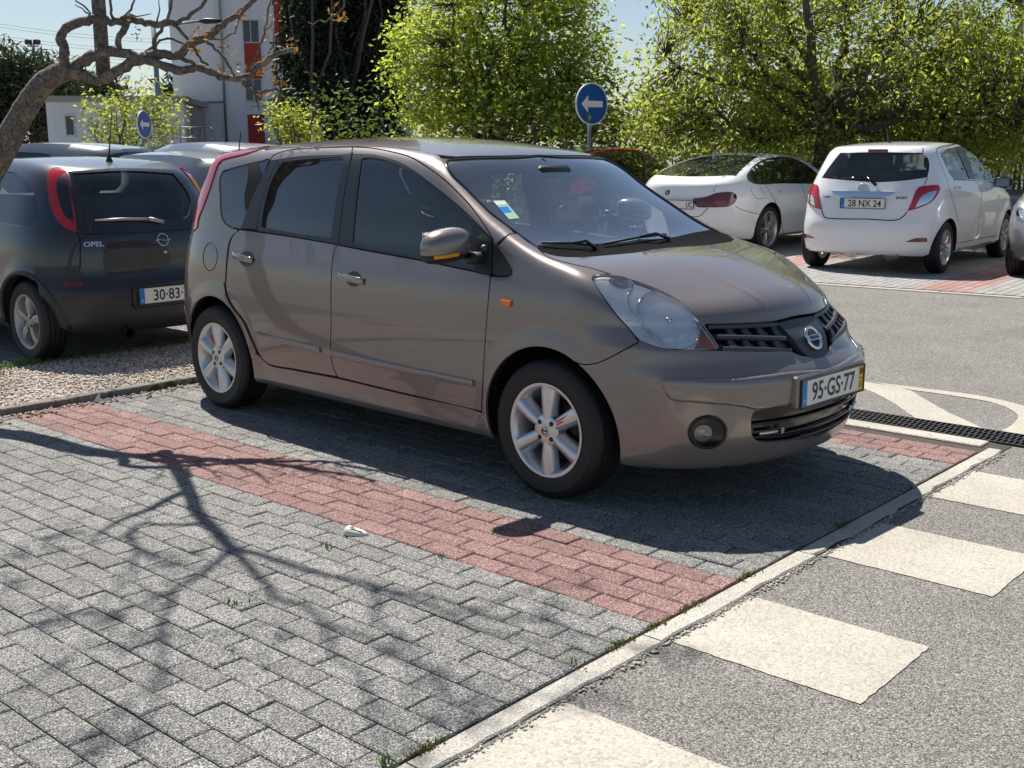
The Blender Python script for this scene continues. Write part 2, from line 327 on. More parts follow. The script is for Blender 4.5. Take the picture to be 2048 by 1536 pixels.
def paving(name, a0, a1, b0, b1, singles, bedmat='joint', phase=0.0, z=0.0):
    bed = mesh_obj(name, [G3(a0, b0, z-.008), G3(a1, b0, z-.008), G3(a1, b1, z-.008), G3(a0, b1, z-.008)], [(0, 1, 2, 3)], M[bedmat]); tag(bed, kind='structure')
    L = []
    r0 = math.ceil((b0+.05-(-1.615+.05))/.1); r1 = int((b1-.05-(-1.615+.05))/.1)
    for r in range(r0, r1+1):
        b = -1.615+.05+r*.1; a = a0+.1+((r*.5) % 1)*.2-.2+phase
        while a-.1 < a1:
            lo, hi = max(a-.1, a0), min(a+.1, a1)
            if hi-lo > .03: L.append(((lo+hi)/2, b, hi-lo, red_row(b)))
            a += .2
    pts = np.array([G3(p[0], p[1], z) for p in L]); d = np.linalg.norm(pts-CAM_O, axis=1); px = to_px(pts)
    vis = (px[:, 0] > -80) & (px[:, 0] < 2120) & (px[:, 1] < 1640) & (((pts-CAM_O)@CAM_M[2]) > .5)
    # the strip hidden beneath the car never shows
    hid = (pts[:, 0] > -3.0) & (pts[:, 0] < .3) & (np.abs(pts[:, 1]) < .6) & (z == 0)
    score = np.where(vis & ~hid, d, 1e9); order = np.argsort(score); single = set(order[:singles].tolist())
    me = {}
    for k in ('paver_grey', 'paver_red'):
        for v in range(3):
            V = PV.copy(); V[:4, :2] += rng.uniform(-.0015, .0015, (4, 2)); V[:4, 2] += rng.uniform(-.001, .001, 4)
            m_ = bpy.data.meshes.new('paver'); m_.from_pydata([tuple(p) for p in V], [], PF); m_.materials.append(M[k]); me[(k, v)] = m_
    SV, SF, SM, SR = [], [], [], []
    for i, (a, b, l, red) in enumerate(L):
        if score[i] > 1e8 and not vis[i] and d[i] > 9: continue
        x, y = G2(a, b); dz = rng.normal(0, .0012); rz = PA+rng.normal(0, .006)
        if i in single:
            o = bpy.data.objects.new('paver', me[('paver_red' if red else 'paver_grey', int(rng.integers(3)))]); COL.objects.link(o); o.parent = bed
            o.location = (x, y, z+dz); o.rotation_euler = (rng.normal(0, .008), rng.normal(0, .005), rz); o.scale = (l/.2*1.0, 1, 1)
        else:
            V = PV.copy(); V[:, 0] *= l/.2; c, s_ = math.cos(rz), math.sin(rz); V = V @ np.array([[c, -s_, 0], [s_, c, 0], [0, 0, 1]]).T+np.array([x, y, z+dz])
            n = len(SV)*12; SV.append(V); SF += [tuple(j+n for j in f) for f in PF]; SM += [1 if red else 0]*len(PF); SR += [random.random()]*len(PF)
    if SV:
        o = mesh_obj('paver_field', np.concatenate(SV), SF, None, bed, False, mats=[M['paver_grey'], M['paver_red']], fmat=SM); tag(o, kind='stuff')
        at = o.data.attributes.new('rnd', 'FLOAT', 'FACE'); at.data.foreach_set('value', np.array(SR, dtype=np.float32))
    return bed
paving('paving', -3.40, 1.088, -5.6, 1.285, 300)
paving('paving_behind', -11.0, -4.86, -4.6, 5.0, 0, phase=.05, z=.02)
# flush kerb between paving and road, one stone after another
kb = mesh_obj('kerb_line', [G3(1.09, -7, -.0085), G3(1.170, -7, -.0085), G3(1.170, 1.43, -.0085), G3(1.09, 1.43, -.0085)], [(0, 1, 2, 3)], M['joint']); tag(kb, kind='structure')
def kerb_stone(a0, a1, b0, b1, z0, z1, mat, parent, name='kerb_stone', ragged=(), n=14):
    """long stone along b; ragged: sides ('in','out') whose edge is chipped"""
    bs = np.linspace(b0+.003, b1-.003, n); rows = []
    for b in bs:
        i = a0+(abs(rng.normal(0, .004)) if 'in' in ragged else 0); o_ = a1-(abs(rng.normal(0, .009)) if 'out' in ragged else 0); c = .006
        rows.append([G3(i, b, z0), G3(i, b, z1-c), G3(i+c, b, z1), G3(o_-c, b, z1+rng.normal(0, .0006)), G3(o_, b, z1-c), G3(o_, b, z0)])
    G = np.array(rows); q = MB(); q.grid(G, flip=True); q.F += [tuple(range(6)), tuple(range((n-1)*6, n*6))[::-1]]; q.M += [0, 0]
    return q.build(name, mat, parent, smooth=False)
for k in range(-6, 4):
    b0, b1 = -1.70+k*1.0, min(-.70+k*1.0, 1.40)
    if b1-b0 > .1: kerb_stone(1.094, 1.176, b0, b1, -.03, -.003, M['kerb'], kb, ragged=('out',))
# concrete edge strip and slot drain
cs = mesh_obj('edge_strip', [G3(-3.4, 1.288, -.0085), G3(1.09, 1.288, -.0085), G3(1.09, 1.44, -.0085), G3(-3.4, 1.44, -.0085)], [(0, 1, 2, 3)], M['joint']); tag(cs, kind='structure')
for k in range(5):
    q = MB(); q.box(G3(.665-k*.8, 1.36, -.012), (.79, .125, .028), rz=PA, bev=.005); q.build('edge_stone', M['kerb'], cs, smooth=False)
dr = empty('drain_grate', G3(.5, 1.565, 0), PA, 'long dark iron drain grate in the road beside the front car', 'drain')
q = MB(); q.box((0.6, 0, -.012), (5.2, .25, .004)); q.build('channel', M['under'], dr, smooth=False)
for k in range(10):
    q = MB(); x0 = -2.0+k*.5
    for y in (-.118, -.04, .04, .118): q.box((x0+.25, y, -.005), (.494, .012 if abs(y) > .1 else .008, .010))
    for i in range(17):
        for j, y in enumerate((-.079, 0, .079)): q.box((x0+.012+i*.0295+(j % 2)*.0148, y, -.0055), (.011, .068, .009))
    q.build('grate_section', M['iron'], dr, smooth=False)
# painted markings
def paint_patch(poly, name='road_marking', z=-.0092, jag=.006, label=None):
    P = smooth_poly(poly, True, .03); P = P+rng.normal(0, jag*.22, P.shape)
    V2, F = tri_poly_flat(P, .12)
    o = mesh_obj(name, [G3(a, b, z+far_z(b)) for a, b in V2], F, M['road_paint'], None, False)
    bm = bmesh.new(); bm.from_mesh(o.data); bmesh.ops.recalc_face_normals(bm, faces=bm.faces)
    for f in bm.faces:
        if f.normal.z < 0: f.normal_flip()
    bm.to_mesh(o.data); bm.free(); return tag(o, kind='structure')
def tri_poly_flat(P, step):
    n = len(P); r = delaunay_2d_cdt([Vector(p) for p in P], [(i, (i+1) % n) for i in range(n)], [], 1, 1e-7)
    return np.array([v[:] for v in r[0]]), [tuple(f) for f in r[2]]
for b0, b1 in ((-2.675, -2.19), (-1.672, -1.19), (-.662, -.16), (.315, .845), (-3.68, -3.2)):
    paint_patch([(1.192, b0, 1), (1.80, b0, 1), (1.797, b1, 1), (1.188, b1, 1)], 'crossing_stripe')
paint_patch([(-.30, 2.60, 1), (-.093, 2.52), (.10, 2.50), (.219, 2.44, 1), (.60, 2.02), (.95, 1.70, 1), (.547, 1.72, 1), (.25, 2.06), (.0, 2.28), (-.40, 2.45, 1)], 'road_arrow')
paint_patch([(-.105, 2.545, 1), (.194, 2.555), (.54, 2.565), (.751, 2.515), (.95, 2.40), (1.12, 2.15), (1.2, 1.70, 1), (1.02, 1.70, 1), (.996, 2.019), (.923, 2.226), (.731, 2.413), (.501, 2.452), (.22, 2.46, 1)], 'road_arrow', z=-.0085)
# gravel bed with kerbs, behind the front car
bed = mesh_obj('gravel_bed', [G3(a, b, .020+.022*math.sin(max(0, min(1, (a+4.78)/1.32))*math.pi)+.004*math.sin(b*5+a*3)) for a in np.linspace(-4.80, -3.44, 12) for b in np.linspace(-5, 1.4, 40)], [(i*40+j, (i+1)*40+j, (i+1)*40+j+1, i*40+j+1) for i in range(11) for j in range(39)], M['gravel_bed']); tag(bed, kind='structure')
for k in range(8):
    kerb_stone(-3.475, -3.395, -5.05+k*.82, -5.05+(k+1)*.82, -.03, .042, M['kerb_dirty'], bed, ragged=('out',))
    kerb_stone(-4.875, -4.795, -5.25+k*.82, -5.25+(k+1)*.82, -.03, .038, M['kerb_dirty'], bed, ragged=('in', 'out'))
def scatter_stones(name, n, fn, size, mat, parent=None, label=None, cat=None):
    base = np.array([(1, 0, 0), (-1, 0, 0), (0, 1, 0), (0, -1, 0), (0, 0, 1), (0, 0, -1)], float); F0 = np.array([(0, 2, 4), (2, 1, 4), (1, 3, 4), (3, 0, 4), (2, 0, 5), (1, 2, 5), (3, 1, 5), (0, 3, 5)])
    P = np.array([fn() for _ in range(n)]); V = np.zeros((n, 6, 3)); an = rng.uniform(0, 6.28, n); c, s_ = np.cos(an), np.sin(an)
    sc = size*rng.uniform(.6, 1.35, (n, 1))*rng.uniform(.7, 1.2, (n, 3)); sc[:, 2] *= .7
    B = base[None]*(1+rng.uniform(-.25, .25, (n, 6, 1))); B = B+rng.uniform(-.2, .2, B.shape); B = B*sc[:, None, :]
    V[:, :, 0] = B[:, :, 0]*c[:, None]-B[:, :, 1]*s_[:, None]; V[:, :, 1] = B[:, :, 0]*s_[:, None]+B[:, :, 1]*c[:, None]; V[:, :, 2] = B[:, :, 2]; V += P[:, None, :]
    F = (F0[None]+6*np.arange(n)[:, None, None]).reshape(-1, 3)
    me = bpy.data.meshes.new(name); me.vertices.add(n*6); me.vertices.foreach_set('co', V.ravel().astype(np.float32)); me.loops.add(len(F)*3); me.loops.foreach_set('vertex_index', F.ravel().astype(np.int32)); me.polygons.add(len(F)); me.polygons.foreach_set('loop_start', np.arange(0, len(F)*3, 3, dtype=np.int32)); me.update(); me.validate()
    me.materials.append(mat); at = me.attributes.new('rnd', 'FLOAT', 'FACE'); at.data.foreach_set('value', np.repeat(rng.random(n), 8).astype(np.float32))
    o = bpy.data.objects.new(name, me); COL.objects.link(o); tag(o, label, cat, kind='stuff')
    if parent: o.parent = parent
    return o
def bedpt():
    a, b = rng.uniform(-4.78, -3.48), rng.uniform(-3.4, .9); return G3(a, b, .024+.022*math.sin((a+4.78)/1.32*math.pi)+rng.uniform(-.004, .006))
scatter_stones('gravel', 15000, bedpt, .0105, M['gravel'], None, 'pinkish white gravel filling the kerbed bed behind the front car', 'gravel')
def edgept():
    b = rng.normal(-1.5, .5) if rng.random() < .7 else rng.uniform(-3, 1); a = -3.39+abs(rng.normal(0, .035)); return G3(a, b, .003)
scatter_stones('gravel_spill', 260, edgept, .008, M['gravel'], None, 'loose gravel spilled on the paving along the bed kerb', 'gravel')
def crumb():
    b = rng.uniform(-3.6, 1.3); return G3(1.178+abs(rng.normal(0, .012)), b, -.008)
scatter_stones('asphalt_crumbs', 900, crumb, .006, M['kerb'], None, 'crumbled asphalt and grit along the flush kerb', 'grit')
# grass tufts and moss
def blades(name, pts, label, h=(.03, .07), n=14, w_=.004, mat='grass', spread=.025):
    V, F = [], []
    for (x, y, z) in pts:
        for _ in range(n):
            a = rng.uniform(0, 6.28); d = rng.normal(0, spread, 2); hh = rng.uniform(*h); ln = rng.uniform(.2, .9)*hh; i = len(V)
            bx_, by_ = x+d[0], y+d[1]; px_, py_ = -math.sin(a)*w_/2, math.cos(a)*w_/2
            V += [(bx_-px_, by_-py_, z), (bx_+px_, by_+py_, z), (bx_+math.cos(a)*ln*.4+px_*.8, by_+math.sin(a)*ln*.4+py_*.8, z+hh*.65), (bx_+math.cos(a)*ln*.4-px_*.8, by_+math.sin(a)*ln*.4-py_*.8, z+hh*.65), (bx_+math.cos(a)*ln, by_+math.sin(a)*ln, z+hh)]
            F += [(i, i+1, i+2, i+3), (i+3, i+2, i+4)]
    o = mesh_obj(name, V, F, M[mat], None, False); return tag(o, label, 'grass', kind='stuff')
M['grass'] = (lambda m: m)(pmat('grass_blade', (.12, .20, .035), .55))
blades('grass', [G3(rng.normal(-4.74, .03), b, .03) for b in np.concatenate([rng.uniform(-1.2, .9, 60), rng.normal(-.9, .15, 14)])], 'low green grass along the back kerb of the gravel bed', (.02, .055), 12)
blades('weeds', [G3(rng.normal(-4.45, .10), rng.normal(-1.42, .16), .045) for _ in range(22)], 'bright green weeds at the left end of the gravel bed', (.02, .06), 12, .012)
M['moss'] = pmat('moss', (.17, .17, .03), .9)
mp = [G3(1.088+rng.normal(0, .004), b, -.004) for c in (-1.80, -1.62, -1.42, -2.62, -1.05, -.3) for b in rng.normal(c, .035, 16)]
blades('moss', mp, 'yellow green moss in the joint beside the flush kerb', (.004, .014), 10, .004, 'moss', .008)
blades('weed_sprigs', [gnd(*p, 0.0) for p in ((473, 1208), (660, 1095), (765, 1528), (775, 1530), (1160, 1330), (880, 1115))], 'tiny green sprigs growing from paver joints', (.008, .03), 9, .006, 'grass', .012)
# far bays beyond the aisle: paving too fine to pick apart
def far_paver():
    m, t, b = newmat('far_pavers'); N, L = t.nodes, t.links; b.inputs['Roughness'].default_value = .9
    tc = N.new('ShaderNodeTexCoord'); br = N.new('ShaderNodeTexBrick'); br.inputs['Scale'].default_value = 1.0; br.inputs['Brick Width'].default_value = .2; br.inputs['Row Height'].default_value = .1; br.inputs['Mortar Size'].default_value = .006
    br.inputs['Color1'].default_value = (.24, .23, .22, 1); br.inputs['Color2'].default_value = (.32, .31, .30, 1); br.inputs['Mortar'].default_value = (.07, .065, .06, 1)
    L.new(tc.outputs['Object'], br.inputs['Vector']); nz = N.new('ShaderNodeTexNoise'); nz.inputs['Scale'].default_value = 60; L.new(tc.outputs['Object'], nz.inputs['Vector'])
    mx = N.new('ShaderNodeMix'); mx.data_type = 'RGBA'; mx.blend_type = 'MULTIPLY'; mx.inputs[0].default_value = .6; L.new(br.outputs['Color'], mx.inputs[6]); L.new(nz.outputs['Fac'], mx.inputs[7])
    sx = N.new('ShaderNodeSeparateXYZ'); L.new(tc.outputs['Object'], sx.inputs[0])
    # one red band every 2.5 m marks the bays
    md = N.new('ShaderNodeMath'); md.operation = 'PINGPONG'; md.inputs[1].default_value = 1.25; L.new(sx.outputs[1], md.inputs[0])
    lt = N.new('ShaderNodeMath'); lt.operation = 'LESS_THAN'; lt.inputs[1].default_value = .27; L.new(md.outputs[0], lt.inputs[0])
    rd = N.new('ShaderNodeMix'); rd.data_type = 'RGBA'; rd.blend_type = 'MULTIPLY'; rd.inputs[7].default_value = (1.15, .70, .66, 1); L.new(lt.outputs[0], rd.inputs[0]); L.new(mx.outputs[2], rd.inputs[6])
    sc = N.new('ShaderNodeVectorMath'); sc.operation = 'SCALE'; sc.inputs['Scale'].default_value = 1.55; L.new(rd.outputs[2], sc.inputs[0]); L.new(sc.outputs[0], b.inputs['Base Color'])
    bp = N.new('ShaderNodeBump'); bp.inputs['Strength'].default_value = .6; bp.inputs['Distance'].default_value = .01; L.new(br.outputs['Fac'], bp.inputs['Height']); bp.invert = True; L.new(bp.outputs[0], b.inputs['Normal']); return m
FH = 1.684-math.pi/2                      # far bays are turned a little
e0 = gnd(1882, 582, .072)
def FL(u, v, z=0.0): c, s_ = math.cos(FH), math.sin(FH); return (e0[0]+c*u-s_*v, e0[1]+s_*u+c*v, .072+z)
fb = mesh_obj('far_paving', [(0, -14, 0), (9, -14, 0), (9, 20, 0), (0, 20, 0)], [(0, 1, 2, 3)], far_paver(), None, False); fb.location = FL(0, 0, .004); fb.rotation_euler = (0, 0, FH+math.pi/2); tag(fb, kind='structure')
fk = MB()
for k in range(40): fk.box(((k-26)*.8+.4, -.05, -.02), (.792, .10, .06), bev=.005)
fk = fk.build('far_kerb', M['kerb'], None, smooth=False); fk.location = FL(0, 0, -.012); fk.rotation_euler = (0, 0, FH); tag(fk, kind='structure')
# ------------------------------------------------------------------ car bodies: a smooth solid f(x,y,z)<0 in car space
# car space: x forward (front axle at 0), y left, z up
def smax(a, b, k):
    h = np.maximum(k-np.abs(a-b), 0)/k; return np.maximum(a, b)+h*h*k*.25
class Body:
    def __init__(s, W, top, F, R, wb, wr, xcf=.1, nf=2.4, xcr=-2.4, nr=4.0, bow=.22, crown=.10, plan=.012, xm=-1.3, zb=.2, k=((-4, .08), (4, .08)), flare=.012, arch=.36, pose=(0, 0, 0, 0), extra=None):
        s.W, s.top, s.F, s.R = Spl(W), Spl(top), Spl(F), Spl(R); s.k = Spl(k); s.extra = extra
        s.bowf = Spl(bow) if isinstance(bow, list) else (lambda x: bow); s.crownf = Spl(crown) if isinstance(crown, list) else (lambda x: crown)
        s.wb, s.wr, s.xcf, s.nf, s.xcr, s.nr, s.bow, s.plan, s.xm, s.zb, s.flare, s.arch = wb, wr, xcf, nf, xcr, nr, bow, plan, xm, zb, flare, arch
        s.set_pose(pose)
    def set_pose(s, p):
        x, y, z, h = p; s.pose = p; c, q = math.cos(h), math.sin(h)
        s.Rm = np.array([[c, -q, 0], [q, c, 0], [0, 0, 1]]); s.t = np.array([x, y, z])
    def loc(s, P): return (np.atleast_2d(P)-s.t) @ s.Rm
    def wld(s, P): return np.atleast_2d(P) @ s.Rm.T+s.t
    def f(s, P):
        x, y, z = P[:, 0], np.abs(P[:, 1]), P[:, 2]
        Wz = np.maximum(s.W(z), .05)*(1-s.plan*(x-s.xm)**2)
        for ax in (0, -s.wb):
            d = np.hypot(x-ax, z-s.wr); q = np.clip((s.arch+.10-d)/.11, 0, 1); Wz = Wz+s.flare*q*q*(3-2*q)
        XF = np.maximum(s.F(z), s.xcf+.08); XR = np.minimum(s.R(z), s.xcr-.08)
        sf = np.maximum(x-s.xcf, 0)/(XF-s.xcf); sr = np.maximum(s.xcr-x, 0)/(s.xcr-XR)
        yn = y/Wz; nf = s.nf(z) if callable(s.nf) else s.nf
        ff = (yn**nf+sf**nf)**(1/nf)-1; fr = (yn**s.nr+sr**s.nr)**(1/s.nr)-1
        f1 = np.where(x > (s.xcf+s.xcr)/2, ff, fr)*.75
        xx = x+s.bowf(x)*y*y
        t = s.top(xx); dt = (s.top(xx+.02)-s.top(xx-.02))/.04
        zt = t-s.crownf(x)*y*y
        if s.extra: zt = zt+s.extra(x, y, z)
        f2 = (z-zt)/np.sqrt(1+dt*dt)
        g = smax(f1, f2, s.k(x)); return smax(g, s.zb-z, .05)
    def grad(s, P, e=.004):
        G = np.stack([(s.f(P+np.eye(3)[i]*e)-s.f(P-np.eye(3)[i]*e)) for i in range(3)], 1)
        return G/np.maximum(np.linalg.norm(G, axis=1), 1e-9)[:, None]
    def cast(s, O, D, t0, t1, n=100):
        m = len(D); O = np.broadcast_to(O, D.shape); ts = np.linspace(t0, t1, n)
        lo = np.full(m, np.nan); hi = np.full(m, np.nan); best = np.full(m, 1e9); bt = np.zeros(m); prev = None
        for t in ts:
            v = s.f(O+D*t); new = np.isnan(hi) & (v < 0)
            if prev is not None: lo[new] = prev
            hi[new] = t
            u = np.isnan(hi) & (v < best); best[u] = v[u]; bt[u] = t; prev = t
        miss = np.isnan(hi); lo = np.where(miss, bt, lo); hi = np.where(miss, bt, hi)
        for _ in range(26):
            mid = (lo+hi)/2; v = s.f(O+D*mid[:, None]); ins = v < 0
            hi = np.where(ins, mid, hi); lo = np.where(ins, lo, mid)
        P = O+D*hi[:, None]
        if miss.any():
            Q = P[miss]
            for _ in range(12):
                e = .003; G = np.stack([(s.f(Q+np.eye(3)[i]*e)-s.f(Q-np.eye(3)[i]*e))/(2*e) for i in range(3)], 1)
                Q = Q-G*(s.f(Q)/np.maximum((G*G).sum(1), .05))[:, None]
            P[miss] = Q
        return P, miss
    def hit_px(s, px):
        D = rays(px) @ s.Rm; O = s.loc(CAM_O)[0]; c = np.linalg.norm(O-np.array([-1.3, 0, .7]))
        return s.cast(O, D, max(.3, c-3.2), c+3.2)[0]
    def hit_side(s, xz, sgn=-1):
        xz = np.atleast_2d(np.asarray(xz, float)); O = np.c_[xz[:, 0], np.full(len(xz), sgn*1.3), xz[:, 1]]
        return s.cast(O, np.broadcast_to(np.array([0, -sgn, 0.]), O.shape), 0, 1.3)[0]
    def hit_top(s, xy):
        xy = np.atleast_2d(np.asarray(xy, float)); O = np.c_[xy, np.full(len(xy), 2.2)]
        return s.cast(O, np.broadcast_to(np.array([0, 0, -1.]), O.shape), 0, 2.0)[0]
    def hit_end(s, yz, sgn=1):
        yz = np.atleast_2d(np.asarray(yz, float)); O = np.c_[np.full(len(yz), -1.3+sgn*3.4), yz]
        return s.cast(O, np.broadcast_to(np.array([-sgn, 0, 0.]), O.shape), 0, 3.0)[0]
    def px(s, P): return to_px(s.wld(P))
    def mid_px(s, xs): return [tuple(p) for p in s.px(s.hit_top([(x, -1e-4) for x in xs]))]
    def mid_front(s, zs): return [tuple(p) for p in s.px(s.hit_end([(-1e-4, z) for z in zs]))]
def inset_poly(P, d):
    n = len(P); A = .5*np.sum(P[:, 0]*np.roll(P[:, 1], -1)-np.roll(P[:, 0], -1)*P[:, 1]); sg = 1 if A > 0 else -1
    e = np.roll(P, -1, 0)-P; e = e/np.maximum(np.linalg.norm(e, axis=1), 1e-9)[:, None]; nn = np.c_[-e[:, 1], e[:, 0]]*sg
    m = nn+np.roll(nn, 1, 0); l2 = np.maximum((m*m).sum(1), .35); return P+m*(2*d/l2)[:, None]*1.0
def in_poly(pts, P):
    ins = np.zeros(len(pts), bool)
    for i in range(len(P)):
        a, b = P[i], P[(i+1) % len(P)]
        with np.errstate(divide='ignore', invalid='ignore'): xi = a[0]+(pts[:, 1]-a[1])*(b[0]-a[0])/(b[1]-a[1])
        ins ^= ((a[1] > pts[:, 1]) != (b[1] > pts[:, 1])) & (pts[:, 0] < xi)
    return ins
def tri_poly(P, step, hole=None):
    lo, hi = P.min(0), P.max(0); h = step*.866; pts = []
    ys = np.arange(lo[1]+h*.5, hi[1], h)
    for i, yv in enumerate(ys):
        for xv in np.arange(lo[0]+(i % 2)*step*.5, hi[0], step): pts.append((xv, yv))
    pts = np.array(pts).reshape(-1, 2)
    if len(pts):
        ins = np.zeros(len(pts), bool); dist = np.full(len(pts), 1e9); n = len(P)
        for i in range(n):
            a, b = P[i], P[(i+1) % n]
            c = ((a[1] > pts[:, 1]) != (b[1] > pts[:, 1]))
            with np.errstate(divide='ignore', invalid='ignore'): xi = a[0]+(pts[:, 1]-a[1])*(b[0]-a[0])/(b[1]-a[1])
            ins ^= c & (pts[:, 0] < xi)
            ab = b-a; t = np.clip(((pts-a)@ab)/max(ab@ab, 1e-12), 0, 1); dist = np.minimum(dist, np.linalg.norm(pts-(a+t[:, None]*ab), axis=1))
        ok = ins & (dist > step*.45)
        if hole is not None:
            ok &= ~in_poly(pts, hole)
            for h_ in hole: ok &= np.linalg.norm(pts-h_, axis=1) > step*.45
        pts = pts[ok]
    n = len(P); vs = [Vector(p) for p in P]; ed = [(i, (i+1) % n) for i in range(n)]
    if hole is not None:
        m = len(hole); vs += [Vector(p) for p in hole]; ed += [(n+i, n+(i+1) % m) for i in range(m)]
    vs += [Vector(p) for p in pts]
    r = delaunay_2d_cdt(vs, ed, [], 1, 1e-7)
    V = np.array([v[:] for v in r[0]]); F = [tuple(f) for f in r[2]]
    if hole is not None:
        c = V[np.array(F)].mean(1); k = in_poly(c, np.asarray(hole)); F = [f for f, q in zip(F, k) if not q]
    return V, F
PANEL_GAP = .9
def panel(body, name, outline, mat, parent, off=0., flange=.012, step=7., gap=None, mode='px', mirror=None, smooth=True, raw=False, hole=None, puff=None):
    """outline (photo pixels, or side/top/end coordinates) -> skin on the body. mirror: None one side, 'copy' second object, 'join' symmetric part"""
    P = smooth_poly(outline, True, step) if smooth else np.array([p[:2] for p in outline], float)
    g = PANEL_GAP if gap is None else gap
    if g: P = inset_poly(P, g)
    H = None
    if hole is not None:
        H = smooth_poly(hole, True, step) if smooth else np.array([p[:2] for p in hole], float)
        H = inset_poly(H, -g) if g else H
    V2, F = tri_poly(P, step, H)
    hit = {'px': body.hit_px, 'side': body.hit_side, 'sideL': lambda q: body.hit_side(q, 1), 'top': body.hit_top, 'front': lambda q: body.hit_end(q, 1), 'rear': lambda q: body.hit_end(q, -1)}[mode]
    V = hit(V2); N = body.grad(V)
    if mirror == 'join':
        e_ = {}
        for f in F:
            for i in range(3): e_[(f[i], f[(i+1) % 3])] = 1
        bset = np.zeros(len(V), bool); bset[[i for e in e_ if (e[1], e[0]) not in e_ for i in e]] = True
        c_ = (np.abs(V[:, 1]) < .032) & bset; V[c_, 1] = 0; N[c_, 1] = 0
    if puff:
        dd = np.full(len(V2), 1e9)
        for i in range(len(P)):
            a_, b_ = P[i], P[(i+1) % len(P)]
            if mirror == 'join' and puff[2](a_) and puff[2](b_): continue
            ab = b_-a_; t_ = np.clip(((V2-a_)@ab)/max(ab@ab, 1e-12), 0, 1); dd = np.minimum(dd, np.linalg.norm(V2-(a_+t_[:, None]*ab), axis=1))
        q_ = np.clip(1-dd/puff[0], 0, 1); V = V+N*(off-puff[1]*(1-np.sqrt(np.maximum(0, 1-q_*q_))))[:, None]
    elif callable(off): V = V+N*off(V)[:, None]
    else: V = V+N*off
    # orient faces along the normals
    a, b, c = (V[[f[i] for f in F]] for i in range(3)); fn = np.cross(b-a, c-a); na = N[[f[0] for f in F]]
    F = [f if d >= 0 else f[::-1] for f, d in zip(F, (fn*na).sum(1))]
    ed = {}
    for f in F:
        for i in range(3): ed[(f[i], f[(i+1) % 3])] = 1
    bd = [e for e in ed if (e[1], e[0]) not in ed]
    if mirror == 'join': bd = [e for e in bd if not (abs(V[e[0], 1]) < 1e-5 and abs(V[e[1], 1]) < 1e-5)]
    if flange:
        bv = sorted({i for e in bd for i in e}); n0 = len(V); m1 = {v: n0+i for i, v in enumerate(bv)}; m2 = {v: n0+len(bv)+i for i, v in enumerate(bv)}
        V = np.concatenate([V, V[bv], V[bv]-N[bv]*flange]); F = F+[(m1[e[1]], m1[e[0]], m2[e[0]], m2[e[1]]) for e in bd]
        N = np.concatenate([N, np.zeros((2*len(bv), 3))])
    if raw: return V, F, N
    if mirror == 'join':
        n0 = len(V); s = np.array([1, -1, 1.])
        V = np.concatenate([V, V*s]); F = F+[tuple(i+n0 for i in f[::-1]) for f in F]; N = np.concatenate([N, N*s])
    o = mesh_obj(name, V, F, mat, parent, True, None if puff else N); out = [o]
    if mirror == 'copy':
        s = np.array([1, -1, 1.]); n0 = len(V)
        if True:
            o2 = mesh_obj(name, V*s, [f[::-1] for f in F], mat, parent, True, N*s); out.append(o2)
        return out
    return o
def strip(body, name, pts, wid, mat, parent, off=.002, thick=.006, mode='px', step=8., mirror=None, round_=True):
    """a bead of given width (m) following a line on the body"""
    P = smooth_poly(pts, False, step)
    hit = {'px': body.hit_px, 'side': body.hit_side, 'top': body.hit_top, 'front': lambda q: body.hit_end(q, 1), 'rear': lambda q: body.hit_end(q, -1)}[mode]
    C = hit(P); N = body.grad(C); T = np.gradient(C, axis=0); T /= np.maximum(np.linalg.norm(T, axis=1), 1e-9)[:, None]; B = np.cross(N, T)
    wv = np.broadcast_to(np.asarray(wid, float), (len(C),))
    prof = [(-.5, -.6), (-.5, .45), (-.32, .9), (0, 1.0), (.32, .9), (.5, .45), (.5, -.6)] if round_ else [(-.5, -1), (-.5, 1), (.5, 1), (.5, -1)]
    G = np.stack([C+N*off+B*(wv*a)[:, None]+N*(thick*b) for a, b in prof], 1)
    objs = []
    for sg in ((1,) if mirror is None else (1, -1)):
        mb = MB(); g = G*np.array([1, sg, 1.]); mb.grid(g, flip=sg < 0)
        n = len(prof); mb.F += [tuple(range(n)) if sg < 0 else tuple(range(n))[::-1], tuple(range((len(C)-1)*n, len(C)*n))[::1 if sg > 0 else -1]]; mb.M += [0, 0]
        objs.append(mb.build(name, mat, parent, angle=50))
    return objs if mirror else objs[0]
